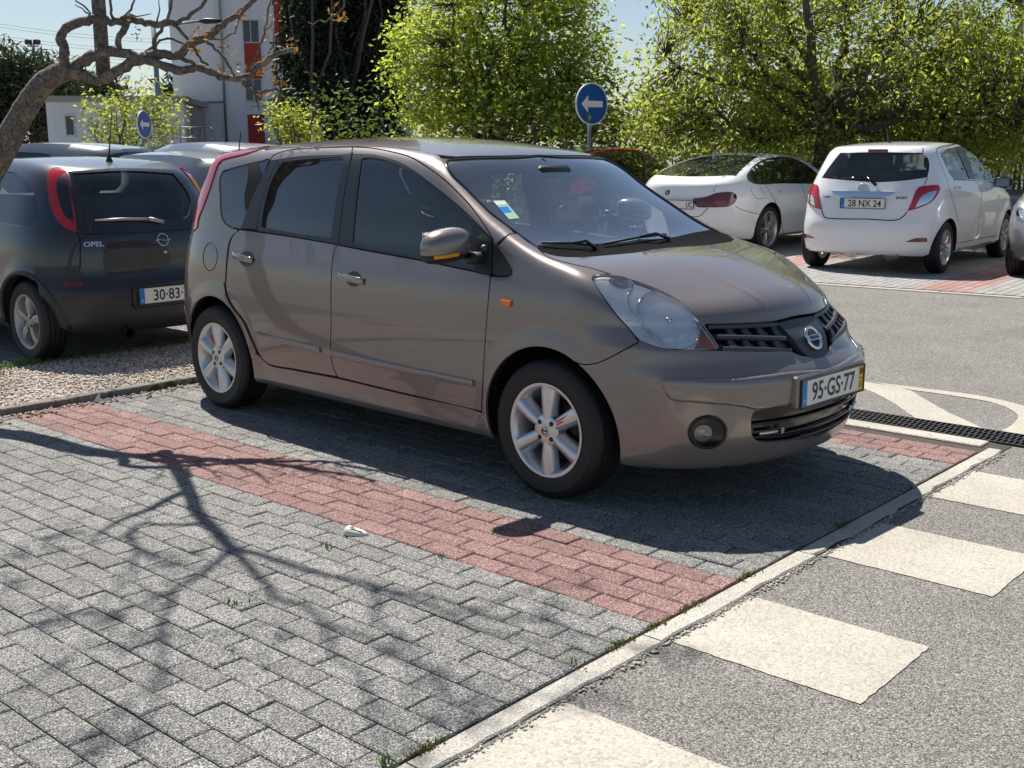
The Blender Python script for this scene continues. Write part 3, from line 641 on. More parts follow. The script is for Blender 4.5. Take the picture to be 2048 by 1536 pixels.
def capsule(body, off=0.0, xa=None, xb=None, zc=.72, nx=90, nv=72, ne=30, zmin=None):
    """closed skin of the body, offset inwards by off"""
    xa = body.xcr+.1 if xa is None else xa; xb = body.xcf-.1 if xb is None else xb
    th = np.linspace(0, 2*np.pi, nv, endpoint=False); rows = []
    st = [('e', xa, -a) for a in np.linspace(np.pi/2, 0, ne, endpoint=False)[1:]]+[('m', x, 0) for x in np.linspace(xa, xb, nx)]+[('e', xb, a) for a in np.linspace(0, np.pi/2, ne)[1:-1]]
    def fire(O, D):
        t = np.full(len(D), 0.); lo = np.zeros(len(D)); hi = np.full(len(D), 2.2)
        # body is star-shaped about the axis: bisect
        for _ in range(30):
            mid = (lo+hi)/2; v = body.f(O+D*mid[:, None]) > 0; hi = np.where(v, mid, hi); lo = np.where(v, lo, mid)
        return O+D*lo[:, None]
    Os, Ds = [], []
    for k, x, a in st:
        sq = np.c_[np.sin(a)*np.ones(nv), np.cos(a)*np.cos(th), np.cos(a)*np.sin(th)*.75]
        Os.append(np.tile([x, 0, zc], (nv, 1))); Ds.append(sq)
    Os.append(np.array([[xa, 0, zc], [xb, 0, zc]])); Ds.append(np.array([[-1., 0, 0], [1., 0, 0]]))
    O, D = np.concatenate(Os), np.concatenate(Ds); D = D/np.linalg.norm(D, axis=1)[:, None]
    P = fire(O, D)
    if off or callable(off):
        N = body.grad(P, .012); P = P-N*(off(P)[:, None] if callable(off) else off)
    m = len(st); F = []
    for i in range(m-1):
        for j in range(nv): F.append((i*nv+j, (i+1)*nv+j, (i+1)*nv+(j+1) % nv, i*nv+(j+1) % nv))
    a, b = m*nv, m*nv+1
    for j in range(nv):
        F.append((a, j, (j+1) % nv)); F.append((b, (m-1)*nv+(j+1) % nv, (m-1)*nv+j))
    F = [f[::-1] for f in F]
    if zmin is not None:
        lo = P[:, 2] < zmin; P[lo, 2] = zmin-.02*(1-np.exp(-(zmin-P[lo, 2])*4))
    return P, F
def boolean(o, cutters):
    for c in cutters:
        md = o.modifiers.new('b', 'BOOLEAN'); md.operation = 'DIFFERENCE'; md.solver = 'EXACT'; md.object = c; md.material_mode = 'TRANSFER'
    dg = bpy.context.evaluated_depsgraph_get(); me = bpy.data.meshes.new_from_object(o.evaluated_get(dg), preserve_all_data_layers=True, depsgraph=dg)
    o.modifiers.clear(); old = o.data; o.data = me; bpy.data.meshes.remove(old)
    for c in cutters: bpy.data.objects.remove(c)
def cutter_prism(poly, axis, a, b, mat):
    """polygon in the two other axes, extruded from a to b along axis (car space)"""
    P = np.asarray([p[:2] for p in poly], float); n = len(P); V = []
    for h in (a, b):
        for p in P: V.append((p[0], h, p[1]) if axis == 'y' else ((h, p[0], p[1]) if axis == 'x' else (p[0], p[1], h)))
    F = [tuple(range(n)), tuple(range(n, 2*n))[::-1]]+[(i, n+i, n+(i+1) % n, (i+1) % n) for i in range(n)]
    o = mesh_obj('cut', V, F, mat, smooth=False)
    bm = bmesh.new(); bm.from_mesh(o.data); bmesh.ops.recalc_face_normals(bm, faces=bm.faces); bm.to_mesh(o.data); bm.free(); return o
def cutter_cyl(x, z, r, y0, y1, mat, n=48):
    a = np.linspace(0, 2*np.pi, n, endpoint=False); return cutter_prism(np.c_[x+r*np.cos(a), z+r*np.sin(a)], 'y', y0, y1, mat)
def shell(body, name, mats, parent, off, arch_r, windows=(), cavity=.07, extra=(), cav_z=(.45, None), arch_in=.48, res=(90, 72, 26)):
    """outer skin with hollow cabin, wheel arches and window openings cut out. mats: paint, interior, black"""
    P, F = capsule(body, off, nx=res[0], nv=res[1], ne=res[2]); o = mesh_obj(name, P, F, None, None, True, mats=mats)
    cut = []
    if cavity:
        P2, F2 = capsule(body, (lambda q: np.full(len(q), cavity)+(off(q) if callable(off) else off)), nx=50, nv=48, ne=14, zmin=cav_z[0])
        if cav_z[1] is not None: P2[:, 0] = np.minimum(P2[:, 0], cav_z[1])
        c = mesh_obj('cut', P2, F2, mats[1]); cut.append(c)
    for x in (0, -body.wb):
        for sg in (-1, 1): cut.append(cutter_cyl(x, body.wr, arch_r, sg*arch_in, sg*1.2, mats[2]))
    cut += [cutter_prism(*w_, mats[2]) for w_ in windows]+[e for e in extra]
    boolean(o, cut); o.parent = parent
    o.data.polygons.foreach_set('use_smooth', np.ones(len(o.data.polygons), dtype=bool)); o.data.set_sharp_from_angle(angle=math.radians(38))
    return o
# ------------------------------------------------------------------ wheels
def wheel(parent, loc, side, R, rim_r, wid, style, rim_mat=None, rot=0.0, decal=False, cap=True, dish=.02, disc=True):
    """side -1 right (outer face towards -y), +1 left"""
    e = bpy.data.objects.new('wheel', None); COL.objects.link(e); e.parent = parent; e.empty_display_size = .1
    e.location = loc; e.rotation_euler = (0, rot, 0) if side < 0 else (0, rot, math.pi)
    rim_mat = rim_mat or M['alloy']; h = wid/2; ro = rim_r
    # tyre: y=-h is the outer face
    tp = [(ro-.012, -h*.86), (ro+.004, -h*.93), (ro+.012, -h*.98), (ro+.03, -h*1.03), (ro+(R-ro)*.45, -h*1.06), (ro+(R-ro)*.62, -h*1.045), (ro+(R-ro)*.64, -h*1.052), (R-.022, -h*.97), (R-.010, -h*.90), (R-.004, -h*.80)]
    gr = []
    for g in (-.62, -.22, .22, .62):
        gr += [(R-.0005+.001*(1-abs(g)), h*(g-.055)), (R-.008, h*(g-.04)), (R-.008, h*(g+.04)), (R-.0005+.001*(1-abs(g)), h*(g+.055))]
    tp = tp+gr+[(r_, -y) for r_, y in tp[::-1]]
    mb = MB(); mb.lathe(tp, 72, 'y')
    for i in range(60):                                     # shoulder blocks between cut lines
        a = i*2*math.pi/60
        for sg in (-1,):
            q = [];
            for rr, yy, da in ((R-.003, -h*.80, .016), (R-.009, -h*.91, .016), (R-.026, -h*.985, .016), (R-.026, -h*.985, .034), (R-.009, -h*.91, .034), (R-.003, -h*.80, .034)):
                q.append(((rr+.0004)*math.cos(a+da*2), yy-.0012, (rr+.0004)*math.sin(a+da*2)))
            mb.add(q, [(0, 1, 4, 5), (1, 2, 3, 4)])
    mb.build('tyre', M['rubber'], e, angle=40)
    # rim barrel and lip
    rp = [(ro-.004, -h*.90), (ro+.004, -h*.94), (ro+.006, -h*.99), (ro-.002, -h*1.0), (ro-.012, -h*.93), (ro-.020, -h*.70), (ro-.030, -h*.4), (ro-.05, h*.2), (ro-.05, h*.85), (ro, h*.95)]
    rm = MB(); rm.lathe(rp, 64, 'y')
    yo = -h*.93+dish                                         # spoke face plane near the lip
    def spoke(a0, w0, w1, r0, r1, bulge, yin, yout, crown=.012, nn=10, m=9):
        G = np.zeros((nn, m, 3))
        for i, t in enumerate(np.linspace(0, 1, nn)):
            r_ = r0+(r1-r0)*t; wv = w0+(w1-w0)*t**1.3; yc = yin+(yout-yin)*t-bulge*math.sin(math.pi*min(1, t*1.02))
            for j, s_ in enumerate(np.linspace(-1, 1, m)):
                dpt = crown*(1-abs(s_)**2.2)*1.0; edge = .03 if abs(s_) > .99 else 0
                tx = s_*wv; x_, z_ = r_*math.cos(a0)-tx*math.sin(a0), r_*math.sin(a0)+tx*math.cos(a0)
                G[i, j] = (x_, yc-dpt+edge, z_)
        rm.grid(G, flip=True)
    if style == 'six':
        for i in range(6): spoke(math.pi/2+i*math.pi/3, .030, .045, .035, ro-.004, .004, yo+.0, yo-.004, .022)
    elif style == 'five':
        for i in range(5): spoke(math.pi/2+i*2*math.pi/5, .030, .040, .03, ro-.006, .012, yo+.004, yo, .012)
    elif style == 'eight':
        for i in range(8): spoke(math.pi/2+i*math.pi/4, .016, .022, .03, ro-.006, .006, yo+.006, yo, .010)
    elif style == 'twin':
        for i in range(5):
            for d in (-.16, .16): spoke(math.pi/2+i*2*math.pi/5+d, .011, .015, .045, ro-.006, .004, yo+.01, yo, .008)
    cr = {'six': .022, 'five': .012, 'eight': .010, 'twin': .008}[style]; hub_r = .068 if style == 'six' else .058
    rm.lathe([(.001, yo-cr-.002), (.030, yo-cr-.002), (hub_r*.8, yo-cr-.001), (hub_r, yo-cr+.006), (hub_r+.005, yo+.03)], 32, 'y')
    rm.build('rim', rim_mat, e, angle=45)
    d = MB(); d.lathe([(.001, h*.15), (ro-.055, h*.15)], 32, 'y'); d.lathe([(.05, -h*.1), (.12, -h*.1), (.12, h*.0)], 32, 'y')
    d.build('brake_disc', M['dark_metal'], e)
    nl = 4 if style == 'six' else 5
    for i in range(nl):
        a = math.pi/4+i*2*math.pi/nl; l = MB(); c = (.047*math.cos(a), 0, .047*math.sin(a))
        l.lathe([(.001, yo-cr-.0025), (.006, yo-cr-.0025), (.0105, yo-cr-.0032), (.0115, yo-cr)], 12, 'y', c); l.build('lug_nut', M['dark_metal'], e)
    if cap:
        cp = MB(); cp.lathe([(.001, yo-cr-.006), (.020, yo-cr-.006), (.025, yo-cr-.004), (.027, yo-cr)], 24, 'y'); c = cp.build('centre_cap', rim_mat, e)
        r_ = MB(); a = np.linspace(0, 2*np.pi, 20, endpoint=False); r_.tube(np.c_[.015*np.cos(a), 0*a+yo-cr-.0065, .015*np.sin(a)], .0018, 6, closed=True); r_.box((0, yo-cr-.007, 0), (.036, .002, .006)); r_.build('cap_mark', M['dark_metal'], c, smooth=False)
    if decal:
        for ang_, seg in ((math.pi/6, 'a'),) if decal == 1 else ((math.pi/2+.0, 'b'),):
            for k in (-1, 1):
                q = MB(); rr = np.linspace(.075, .165, 7); tx = k*.006+.004; ca_, sa_ = math.cos(ang_), math.sin(ang_)
                G = np.array([[(r_*ca_-(tx+s_*.0035)*sa_, yo-.028+.004*((r_-.11)/.06)**2, r_*sa_+(tx+s_*.0035)*ca_) for s_ in (-1, 1)] for r_ in rr]); q.grid(G, flip=True)
                q.build('stripe_decal', M['red_ink'], e)
    return e
def plate(parent, name, txt, loc, R3, w_=.52, h_=.11, yellow=None, frame=True, xs=.62, bold=.0015):
    """number plate in its own plane: local u right, v up, n out of the plate"""
    e = bpy.data.objects.new(name, None); COL.objects.link(e); e.parent = parent; e.empty_display_size = .05
    e.matrix_local = Matrix.Translation(loc) @ R3.to_4x4()
    b = MB(); b.box((0, 0, -.002), (w_, h_, .004), bev=.0015); b.build('plate_board', M['white_plate'], e, smooth=False)
    bl = MB(); bl.box((-w_/2+.022, 0, .0004), (.040, h_-.006, .0016)); bl.build('blue_band', M['plate_blue'], e, smooth=False)
    V, F = text_mesh('P', .032, .9); V += np.array([-w_/2+.022, -.034, .0022]); mesh_obj('country_letter', V, F, M['white_ink'], e, False)
    x1 = w_/2-.006
    if yellow:
        yb = MB(); yb.box((w_/2-.022, 0, .0004), (.038, h_-.006, .0016)); yb.build('yellow_band', M['plate_yellow'], e, smooth=False); x1 = w_/2-.045
        for k, s_ in enumerate(yellow):
            V, F = text_mesh(s_, .040, .8, bold=.0008); V += np.array([w_/2-.022, .030-.058*k, .0022]); mesh_obj('date_digits', V, F, M['ink'], e, False)
        q = MB(); q.box((w_/2-.022, .001, .0016), (.026, .004, .001)); q.build('date_bar', M['ink'], e, smooth=False)
    rt = txt.startswith('>'); txt = txt.lstrip('>'); V, F = text_mesh(txt, .108, xs, bold=bold); x0 = -w_/2+.052
    if rt: x0 = x1-.115
    sc = (x1-x0-.012)/(V[:, 0].max()-V[:, 0].min()); V[:, 0] = (V[:, 0]-(V[:, 0].max()+V[:, 0].min())/2)*min(sc, 1.45)+(x0+x1)/2; V[:, 1] -= (V[:, 1].max()+V[:, 1].min())/2; V[:, 2] += .0012
    mesh_obj('plate_characters', V, F, M['ink'], e, False)
    if frame:
        f = MB(); t = .006
        for c, d in (((0, h_/2+t/2, 0), (w_+2*t, t, .010)), ((0, -h_/2-t/2, 0), (w_+2*t, t, .010)), ((-w_/2-t/2, 0, 0), (t, h_, .010)), ((w_/2+t/2, 0, 0), (t, h_, .010))): f.box(c, d)
        f.build('plate_frame', M['black_plastic'], e, smooth=False)
    return e
def seat(parent, x, y, z, m, back=-.32, headrest=True, w_=.50):
    def cush(V, name):
        o = MB(); o.box(*V, bev=.05); o = o.build(name, m, parent, smooth=True); return o
    q = MB(); q.box((x, y, z+.07), (.50, w_, .16), bev=.05); q.build('seat_cushion', m, parent, angle=60)
    a = back; Rm = np.array([[math.cos(a), 0, math.sin(a)], [0, 1, 0], [-math.sin(a), 0, math.cos(a)]])
    q = MB(); q.box(np.array([x-.22, y, z+.08])+Rm@np.array([0, 0, .30]), (.12, w_*.96, .62), bev=.05, R=Rm); q.build('seat_back', m, parent, angle=60)
    if headrest:
        q = MB(); q.box(np.array([x-.22, y, z+.08])+Rm@np.array([0, 0, .73]), (.10, w_*.55, .19), bev=.045, R=Rm); q.build('headrest', m, parent, angle=60)
# ------------------------------------------------------------------ the bronze compact people carrier in front
def Z(ox, oy, s): return lambda *pts: [((ox+p[0]/s, oy+p[1]/s)+tuple(p[2:])) for p in pts]
Z1 = Z(360, 240, 2.9257); Z2 = Z(860, 260, 3.4133); Z3 = Z(1140, 500, 3.2); Z4 = Z(360, 560, 2.2756); Z5 = Z(1180, 540, 7.314); ZR = Z(380, 260, 6.0235)
def hood_extra(x, y, z):
    yc = .253-.12*(x-.1); q = np.clip((.68-x)/.06, 0, 1)*np.clip((x-.04)/.12, 0, 1)
    fq = np.clip((.60-x)/.35, 0, 1)*np.clip((x+.28)/.22, 0, 1); fq = fq*fq*(3-2*fq); b = np.clip((y-.38)/.34, 0, 1); b = b*b*(3-2*b)
    return .006*q*np.exp(-((y-yc)/.014)**2)
NB = Body(W=[(.10, .76), (.2, .795), (.3, .815), (.45, .832), (.62, .840), (.80, .832), (.92, .812), (1.02, .782), (1.12, .760), (1.25, .726), (1.38, .688), (1.48, .645), (1.58, .60)],
          top=[(1.1, .45), (.95, .62), (.82, .745), (.70, .838), (.58, .892), (.356, .965), (.1, 1.018), (-.08, 1.040), (-.18, 1.072), (-.4, 1.195), (-.6, 1.325), (-.78, 1.440), (-.95, 1.492), (-1.2, 1.530), (-1.7, 1.556), (-2.2, 1.552), (-2.7, 1.526), (-3.0, 1.49), (-3.3, 1.44)],
          F=[(.10, .72), (.2, .79), (.3, .84), (.4, .862), (.5, .868), (.58, .855), (.63, .805), (.70, .766), (.75, .718), (.78, .702), (.82, .694), (.86, .674), (.92, .60), (1.0, .50), (1.2, .35), (1.6, .3)],
          R=[(.1, -3.10), (.3, -3.20), (.6, -3.22), (.9, -3.18), (1.1, -3.15), (1.3, -3.08), (1.5, -2.98), (1.6, -2.93)],
          wb=2.6, wr=.302, xcf=.10, nf=lambda z: 2.4-.32*np.clip((z-.695)/.08, 0, 1), xcr=-2.45, nr=5.0, bow=[(-4, .12), (-1.3, .16), (-.85, .16), (-.45, .13), (-.15, .04), (.3, .03), (1.2, .05)], crown=[(-4, .10), (-1.1, .09), (-.7, .03), (-.15, .0), (.1, .05), (.25, .11), (.35, .17), (.48, .23), (.65, .25), (1.2, .25)], plan=.012, xm=-1.3, zb=.185, k=[(-4, .06), (-2.4, .065), (-.9, .08), (-.3, .055), (0, .06), (.4, .08), (2, .12)], flare=.012, arch=.362, extra=hood_extra)
M['bronze'] = paint('bronze_paint', (.212, .178, .166), .38, .30, dust=.10)
car = empty('compact_car', (0, 0, 0), 0, 'bronze brown compact people carrier parked in front, plate 95-GS-77', 'car')
B = M['bronze']; JB = M['black_plastic']
def arc(cx, a0, a1, r=.362, n=14): return [(cx+r*math.cos(math.radians(a)), .302+r*math.sin(math.radians(a))) for a in np.linspace(a0, a1, n)]
def arc_px(cx, a0, a1, r=.362, n=14): return [tuple(p) for p in NB.px(NB.hit_side(arc(cx, a0, a1, r, n)))]
def corner(p): return (p[0], p[1], 1)
# outlines shared between neighbours
b_seam = Z1((1008, 160, 1), (990, 270), (960, 430), (935, 620), (925, 715), (897, 790), (886, 900), (883, 1200), (885, 1390), (905, 1470))+[(675.5, 753.5, 1)]
f_seam = Z1((1816, 908, 1), (1800, 1100), (1785, 1300))+Z4((1385, 330), (1371, 597, 1))
hl_top = Z5((480, 84), (620, 150), (800, 210), (1000, 290), (1200, 390), (1400, 530), (1540, 690), (1680, 830), (1800, 990), (1893, 1135, 1))
hl_bot = Z5((1893, 1150, 1), (1600, 1168), (1200, 1158), (1000, 1133), (850, 1083), (700, 1003), (560, 853), (400, 683), (250, 473), (130, 293), (60, 183), (25, 125))
hl_tip = Z5((60, 80), (110, 63), (330, 68))
hood_side = Z2((752, 824, 1), (800, 864), (900, 898), (1000, 922), (1095, 942), (1250, 988))
# rear door
rd = Z1((352, 642, 1), (450, 655), (700, 692), (918, 730, 1))+b_seam[5:]+Z4((520, 405), (400, 380), (365, 345), (330, 270), (295, 190), (245, 125), (215, 65), (207, 10))+Z1((268, 960), (277, 830), (300, 695), (325, 660))
rdoor = panel(NB, 'rear_door', rd, B, car, mirror='copy')
panel(NB, 'door_frame', Z1((527, 238, 1), (545, 212), (620, 182), (760, 168), (1008, 160, 1), (1003, 197, 1), (955, 203), (700, 214), (610, 226), (572, 232, 1)), B, rdoor[0], gap=.4)
panel(NB, 'pillar_trim', Z1((527, 240, 1), (572, 232, 1), (545, 290), (500, 400), (460, 540), (446, 640, 1), (355, 634, 1), (420, 450)), M['trim_black'], rdoor[0], off=-.001, gap=.3)
rg = Z1((606, 243, 1), (700, 233), (945, 212, 1), (953, 222), (910, 470), (880, 690, 1), (700, 665), (476, 625, 1), (490, 520), (530, 370), (570, 290))
panel(NB, 'window_surround', Z1((572, 232, 1), (700, 215), (955, 203, 1), (1003, 197, 1))+b_seam[1:4]+Z1((925, 728, 1), (700, 688), (448, 648, 1), (460, 540), (500, 400), (545, 290)), M['trim_black'], rdoor[0], off=-.001, gap=.3, hole=rg)
M['privacy'] = glass('privacy_glass', (.045, .055, .06), 2.0, dirt=.02, dirtcol=(.3, .35, .42))
M['side_glass'] = glass('side_glass', (.70, .78, .77), 1.8, dirt=.012)
M['wind_glass'] = glass('windscreen_glass', (.66, .73, .72), 2.6, dirt=.03, dirtcol=(.45, .5, .55))
panel(NB, 'window_pane', rg, M['privacy'], rdoor[0], off=-.005, flange=0, gap=-1.2)
# front door
fd = Z1((925, 733, 1), (1100, 767), (1380, 818), (1600, 863), (1700, 884), (1816, 909, 1))+f_seam[1:]+Z4((1000, 510), (720, 443, 1))+b_seam[4:-1][::-1]
fdoor = panel(NB, 'front_door', fd, B, car, mirror='copy')
panel(NB, 'door_frame', Z1((1012, 160, 1), (1120, 167), (1230, 187), (1340, 217), (1430, 267), (1540, 347), (1640, 442), (1720, 532), (1790, 632), (1823, 692, 1), (1700, 565), (1590, 468), (1450, 358), (1330, 272), (1230, 228), (1120, 203), (1060, 202), (1010, 198, 1)), B, fdoor[0], gap=.4)
fg = Z1((1062, 226, 1), (1105, 217), (1210, 237), (1320, 290), (1440, 378), (1560, 482), (1705, 615, 1), (1700, 855, 1), (1380, 795), (1010, 716, 1), (1030, 480))
panel(NB, 'window_surround', Z1((1010, 198, 1), (1060, 202), (1120, 203), (1230, 228), (1330, 272), (1450, 358), (1590, 468), (1700, 565), (1822, 694, 1), (1824, 890, 1), (1815, 905), (1700, 878), (1380, 812), (927, 730, 1), (937, 620), (962, 430), (992, 270)), M['trim_black'], fdoor[0], off=-.001, gap=.3, hole=fg)
panel(NB, 'window_pane', fg, M['side_glass'], fdoor[0], off=-.005, flange=0, gap=-1.2)
panel(NB, 'fender_trim', Z1((1829, 704, 1), (1935, 868), (1942, 898), (1920, 912), (1830, 905, 1)), M['trim_black'], car, off=.001, gap=.5, mirror='copy')
# fender
fe = Z2((600, 706, 1), (660, 757), (738, 806), (752, 824, 1))+hood_side[1:]+[corner(hl_top[0])]+hl_tip[::-1]+hl_bot[::-1][:6]+Z3((440, 588, 1), (175, 722), (88, 733, 1))+arc_px(0, 62, 183)+Z4((1373, 603, 1))+f_seam[::-1][1:-1]+Z1((1818, 915, 1), (1920, 915), (1943, 900), (1935, 866), (1829, 702, 1))+Z2((455, 788), (545, 711))
panel(NB, 'front_fender', fe, B, car, mirror='copy')
# front bumper
gr_bot = Z3((975, 643, 1), (1200, 648), (1430, 654), (1480, 675))
bu = Z3((90, 735, 1), (175, 724), (440, 592, 1))+hl_bot[1:6][::-1]+Z3((960, 643, 1))+gr_bot[1:]+[corner(p) for p in NB.mid_front([.612])]+NB.mid_front([.57, .52, .47])+[corner(p) for p in NB.mid_front([.425])]
bu += Z3((1300, 1012), (1180, 1034, 1), (1166, 1060), (1166, 1180), (1190, 1215), (1240, 1228))+[corner(p) for p in NB.mid_front([.262])]+NB.mid_front([.23])+[corner(p) for p in NB.mid_front([.192])]
_bl = NB.hit_side([(.40, .197), (.33, .197)]); 
bu += [tuple(p) for p in NB.px(NB.hit_end([(-.2, .192), (-.4, .192), (-.6, .193), (-.72, .195)]))]+[corner(p) for p in NB.px(NB.hit_side([(.348, .205)]))]+arc_px(0, -12, 60)
panel(NB, 'front_bumper', bu, B, car, mirror='join')
bar = Z3((582, 850), (596, 820), (640, 818), (1000, 826), (1250, 803), (1390, 785))+[corner(p) for p in NB.mid_front([.565])]+NB.mid_front([.5])+[corner(p) for p in NB.mid_front([.43])]+Z3((1440, 982), (1190, 1022), (1100, 1003), (800, 975), (650, 958), (610, 915))
def bar_off(V): return np.full(len(V), .014)
_cx = NB.mid_front([.5])[0][0]-6
panel(NB, 'bumper_bar', bar, B, car, off=.018, flange=.012, mirror='join', gap=0, step=3.2, puff=(7., .012, lambda p: p[0] > _cx))
panel(NB, 'lower_grille', Z3((1160, 1015, 1), (1160, 1240, 1))+[corner(p) for p in NB.mid_front([.25])]+NB.mid_front([.33])+[corner(p) for p in NB.mid_front([.44])], M['gloss_black'], car, off=-.022, flange=0, gap=-2, mirror='join')
for k, zz in enumerate((.385, .325, .285)):
    strip(NB, 'grille_bar', [(-.46, zz-.0), (-.3, zz), (-.001, zz)], .010, M['gloss_black'], car, off=-.012, thick=.006, mode='front', step=.05, mirror='copy')
# hood
hd = hood_side+hl_top[1:-2]+Z3((872, 474, 1), (1100, 470), (1300, 456))+[corner(p) for p in NB.mid_front([.777])]+NB.mid_px([.66, .5, .3, .1])+[corner(p) for p in NB.mid_px([-.01])]+Z2((1400, 834), (1220, 852), (1005, 866), (880, 860), (800, 842))
panel(NB, 'hood', hd, B, car, mirror='join', step=4)
panel(NB, 'cowl', Z2((732, 788, 1), (850, 782), (1000, 778), (1200, 776), (1350, 764))+[corner(p) for p in NB.mid_px([-.155])]+[corner(p) for p in NB.mid_px([.005])]+Z2((1400, 838), (1220, 857), (1005, 871), (880, 866), (800, 848), (752, 820, 1)), pmat('cowl_black', (.008, .008, .009), .95, spec=.05), car, off=-.001, flange=0, gap=-1.0, mirror='join')
# upper grille
panel(NB, 'grille', Z3((872, 482, 1), (1100, 478), (1300, 464))+[corner(p) for p in NB.mid_front([.768])]+NB.mid_front([.68])+[corner(p) for p in NB.mid_front([.616])]+gr_bot[::-1], M['gloss_black'], car, off=-.024, flange=0, gap=-1.5, mirror='join')
M['grille_grey'] = pmat('grille_grey', (.045, .052, .06), .42)
for pts in (((885, 488), (1100, 484), (1330, 472)), ((945, 549), (1150, 553), (1385, 560)), ((985, 630), (1200, 634), (1420, 641))):
    strip(NB, 'grille_rail', Z3(*pts), .018, M['grille_grey'], car, off=-.006, thick=.008, mirror='copy')
for row, x0 in ((0, 1000), (1, 1010)):
    for i in range(4):
        x = x0+i*98; y = 491+row*76-i*2+row*i*3
        panel(NB, 'grille_fin', Z3((x, y, 1), (x+34, y-2, 1), (x+78, y+56+4*row, 1), (x+30, y+58+4*row, 1)), M['grille_grey'], car, off=-.008, flange=.016, step=4, gap=0, mirror='copy')
panel(NB, 'emblem_panel', [(-.001, .764, 1), (-.150, .758, 1), (-.115, .66), (-.085, .625), (-.04, .612), (-.001, .610, 1)], M['grille_grey'], car, off=.002, flange=.025, step=.02, gap=0, mode='front', mirror='join')
# emblem
em = MB(); a = np.linspace(0, 2*np.pi, 40, endpoint=False)
Pc = NB.hit_end([(0, .685)])[0]; Nc = NB.grad(Pc[None])[0]; uz = np.cross(Nc, (0, 1., 0)); uz = uz*np.sign(uz[2]); uz /= np.linalg.norm(uz); uy = np.array([0, 1., 0])
ring = np.array([Pc+Nc*.010+uy*.048*math.cos(t)+uz*.048*math.sin(t) for t in a]); em.tube(ring, .0075, 8, closed=True)
emo = em.build('emblem_ring', M['chrome'], car)
bx = MB(); Rm3 = np.stack([uy, uz, Nc], 1); bx.box(Pc+Nc*.014, (.118, .026, .006), R=Rm3, bev=.002); eb = bx.build('emblem_bar', M['chrome'], emo, smooth=False)
V, F = text_mesh('NISSAN', .022, 1.0, bold=.0006); V = V @ Rm3.T+Pc+Nc*.0178; mesh_obj('emblem_lettering', V, F, M['ink'], emo, False)
# headlight
hl = hl_top+hl_bot+hl_tip
M['housing'] = pmat('lamp_housing', (.92, .93, .94), .18, .3)
M['lamp_dish'] = pmat('lamp_dish', (.90, .91, .92), .12, .65)
M['lens_frost'] = glass('lamp_cover', (.97, .98, .98), .9, dirt=.03, dirtcol=(.8, .8, .65))
lens = panel(NB, 'headlight', hl, M['lens_frost'], car, off=.001, flange=.01, gap=.6, step=6, mirror='copy')
panel(NB, 'lamp_seal', hl, M['gloss_black'], car, off=-.012, flange=.01, gap=-.9, step=8, mirror='copy')
def lamp_part(name, pts, mat, off, flange=.006, gap=0, step=4):
    V, F, N = panel(NB, name, pts, mat, car, off=off, flange=flange, gap=gap, step=step, raw=True)
    s = np.array([1, -1, 1.])
    for k in (0, 1):
        mesh_obj(name, V if k == 0 else V*s, F if k == 0 else [f[::-1] for f in F], mat, lens[k], True, N if k == 0 else N*s)
lamp_part('lamp_housing', [tuple(p) for p in inset_poly(smooth_poly(hl, True, 8), 2.2)], M['housing'], -.010, 0, step=6)
lamp_part('indicator_lens', Z5((1540, 725, 1), (1620, 900), (1600, 1020), (1530, 1135, 1), (1850, 1130, 1)), M['amber_deep'], -.004)
# round reflector dish with ribs
c5, ax_, ay_ = (1150, 720), 385, 330
def ell(cx, cy, rx, ry, rot, n=28): return [(cx+rx*math.cos(t)*math.cos(rot)-ry*math.sin(t)*math.sin(rot), cy+rx*math.cos(t)*math.sin(rot)+ry*math.sin(t)*math.cos(rot)) for t in np.linspace(0, 2*np.pi, n, endpoint=False)]
dish = Z5(*ell(1155, 715, 500, 345, .68))
_dc = NB.hit_px(Z5((1155, 715)))[0]
def dish_off(V):
    d = np.linalg.norm(V-_dc, axis=1); return -.008-.014*np.clip(1-(d/.105)**2, 0, 1)+.0022*np.sin(V[:, 2]*380)*np.clip((V[:, 1]+.635)/.03, 0, 1)*np.clip(1.6-1.7*d/.105, 0, 1)
lamp_part('reflector', dish, M['lamp_dish'], dish_off, 0, step=2.6)
lamp_part('parking_reflector', Z5(*ell(465, 165, 190, 62, .22)), M['silver_refl'], lambda V: -.006-.004*np.sin(V[:, 0]*90), 0, step=2.5)
for pts in (ell(1155, 715, 512, 357, .68, 40),):
    C = NB.hit_px(Z5(*pts)); N = NB.grad(C); q = MB(); q.tube(C-N*.006, .0028, 6, closed=True)
    for k in (0, 1):
        m_ = MB(); m_.tube((C-N*.006)*np.array([1, 1-2*k, 1.]), .0028, 6, closed=True); m_.build('lamp_bezel', M['chrome'], lens[k])
for pts, wd in ((((640, 245), (575, 300), (558, 420), (600, 570), (760, 740), (900, 880), (1030, 990), (1078, 1085)), .006), (((440, 622), (690, 692)), .005), (((520, 735), (760, 772)), .005), (((620, 822), (835, 858)), .005), (((790, 970), (945, 982)), .005), (((700, 692), (725, 745)), .005), (((770, 775), (820, 850)), .005), (((850, 865), (940, 975)), .005)):
    P_ = smooth_poly(Z5(*pts), False, 4); C_ = NB.hit_px(P_); N_ = NB.grad(C_)
    for k in (0, 1):
        m_ = MB(); m_.tube((C_-N_*.007)*np.array([1, 1-2*k, 1.]), wd*.5, 6); m_.build('lamp_rib', M['chrome'], lens[k])
bulb = MB(); bulb.lathe([(.001, .02), (.011, .018), (.014, .008), (.014, -.004)], 14, 'x', _dc-NB.grad(_dc[None])[0]*.018); bulb.build('bulb_shield', M['chrome'], lens[0])
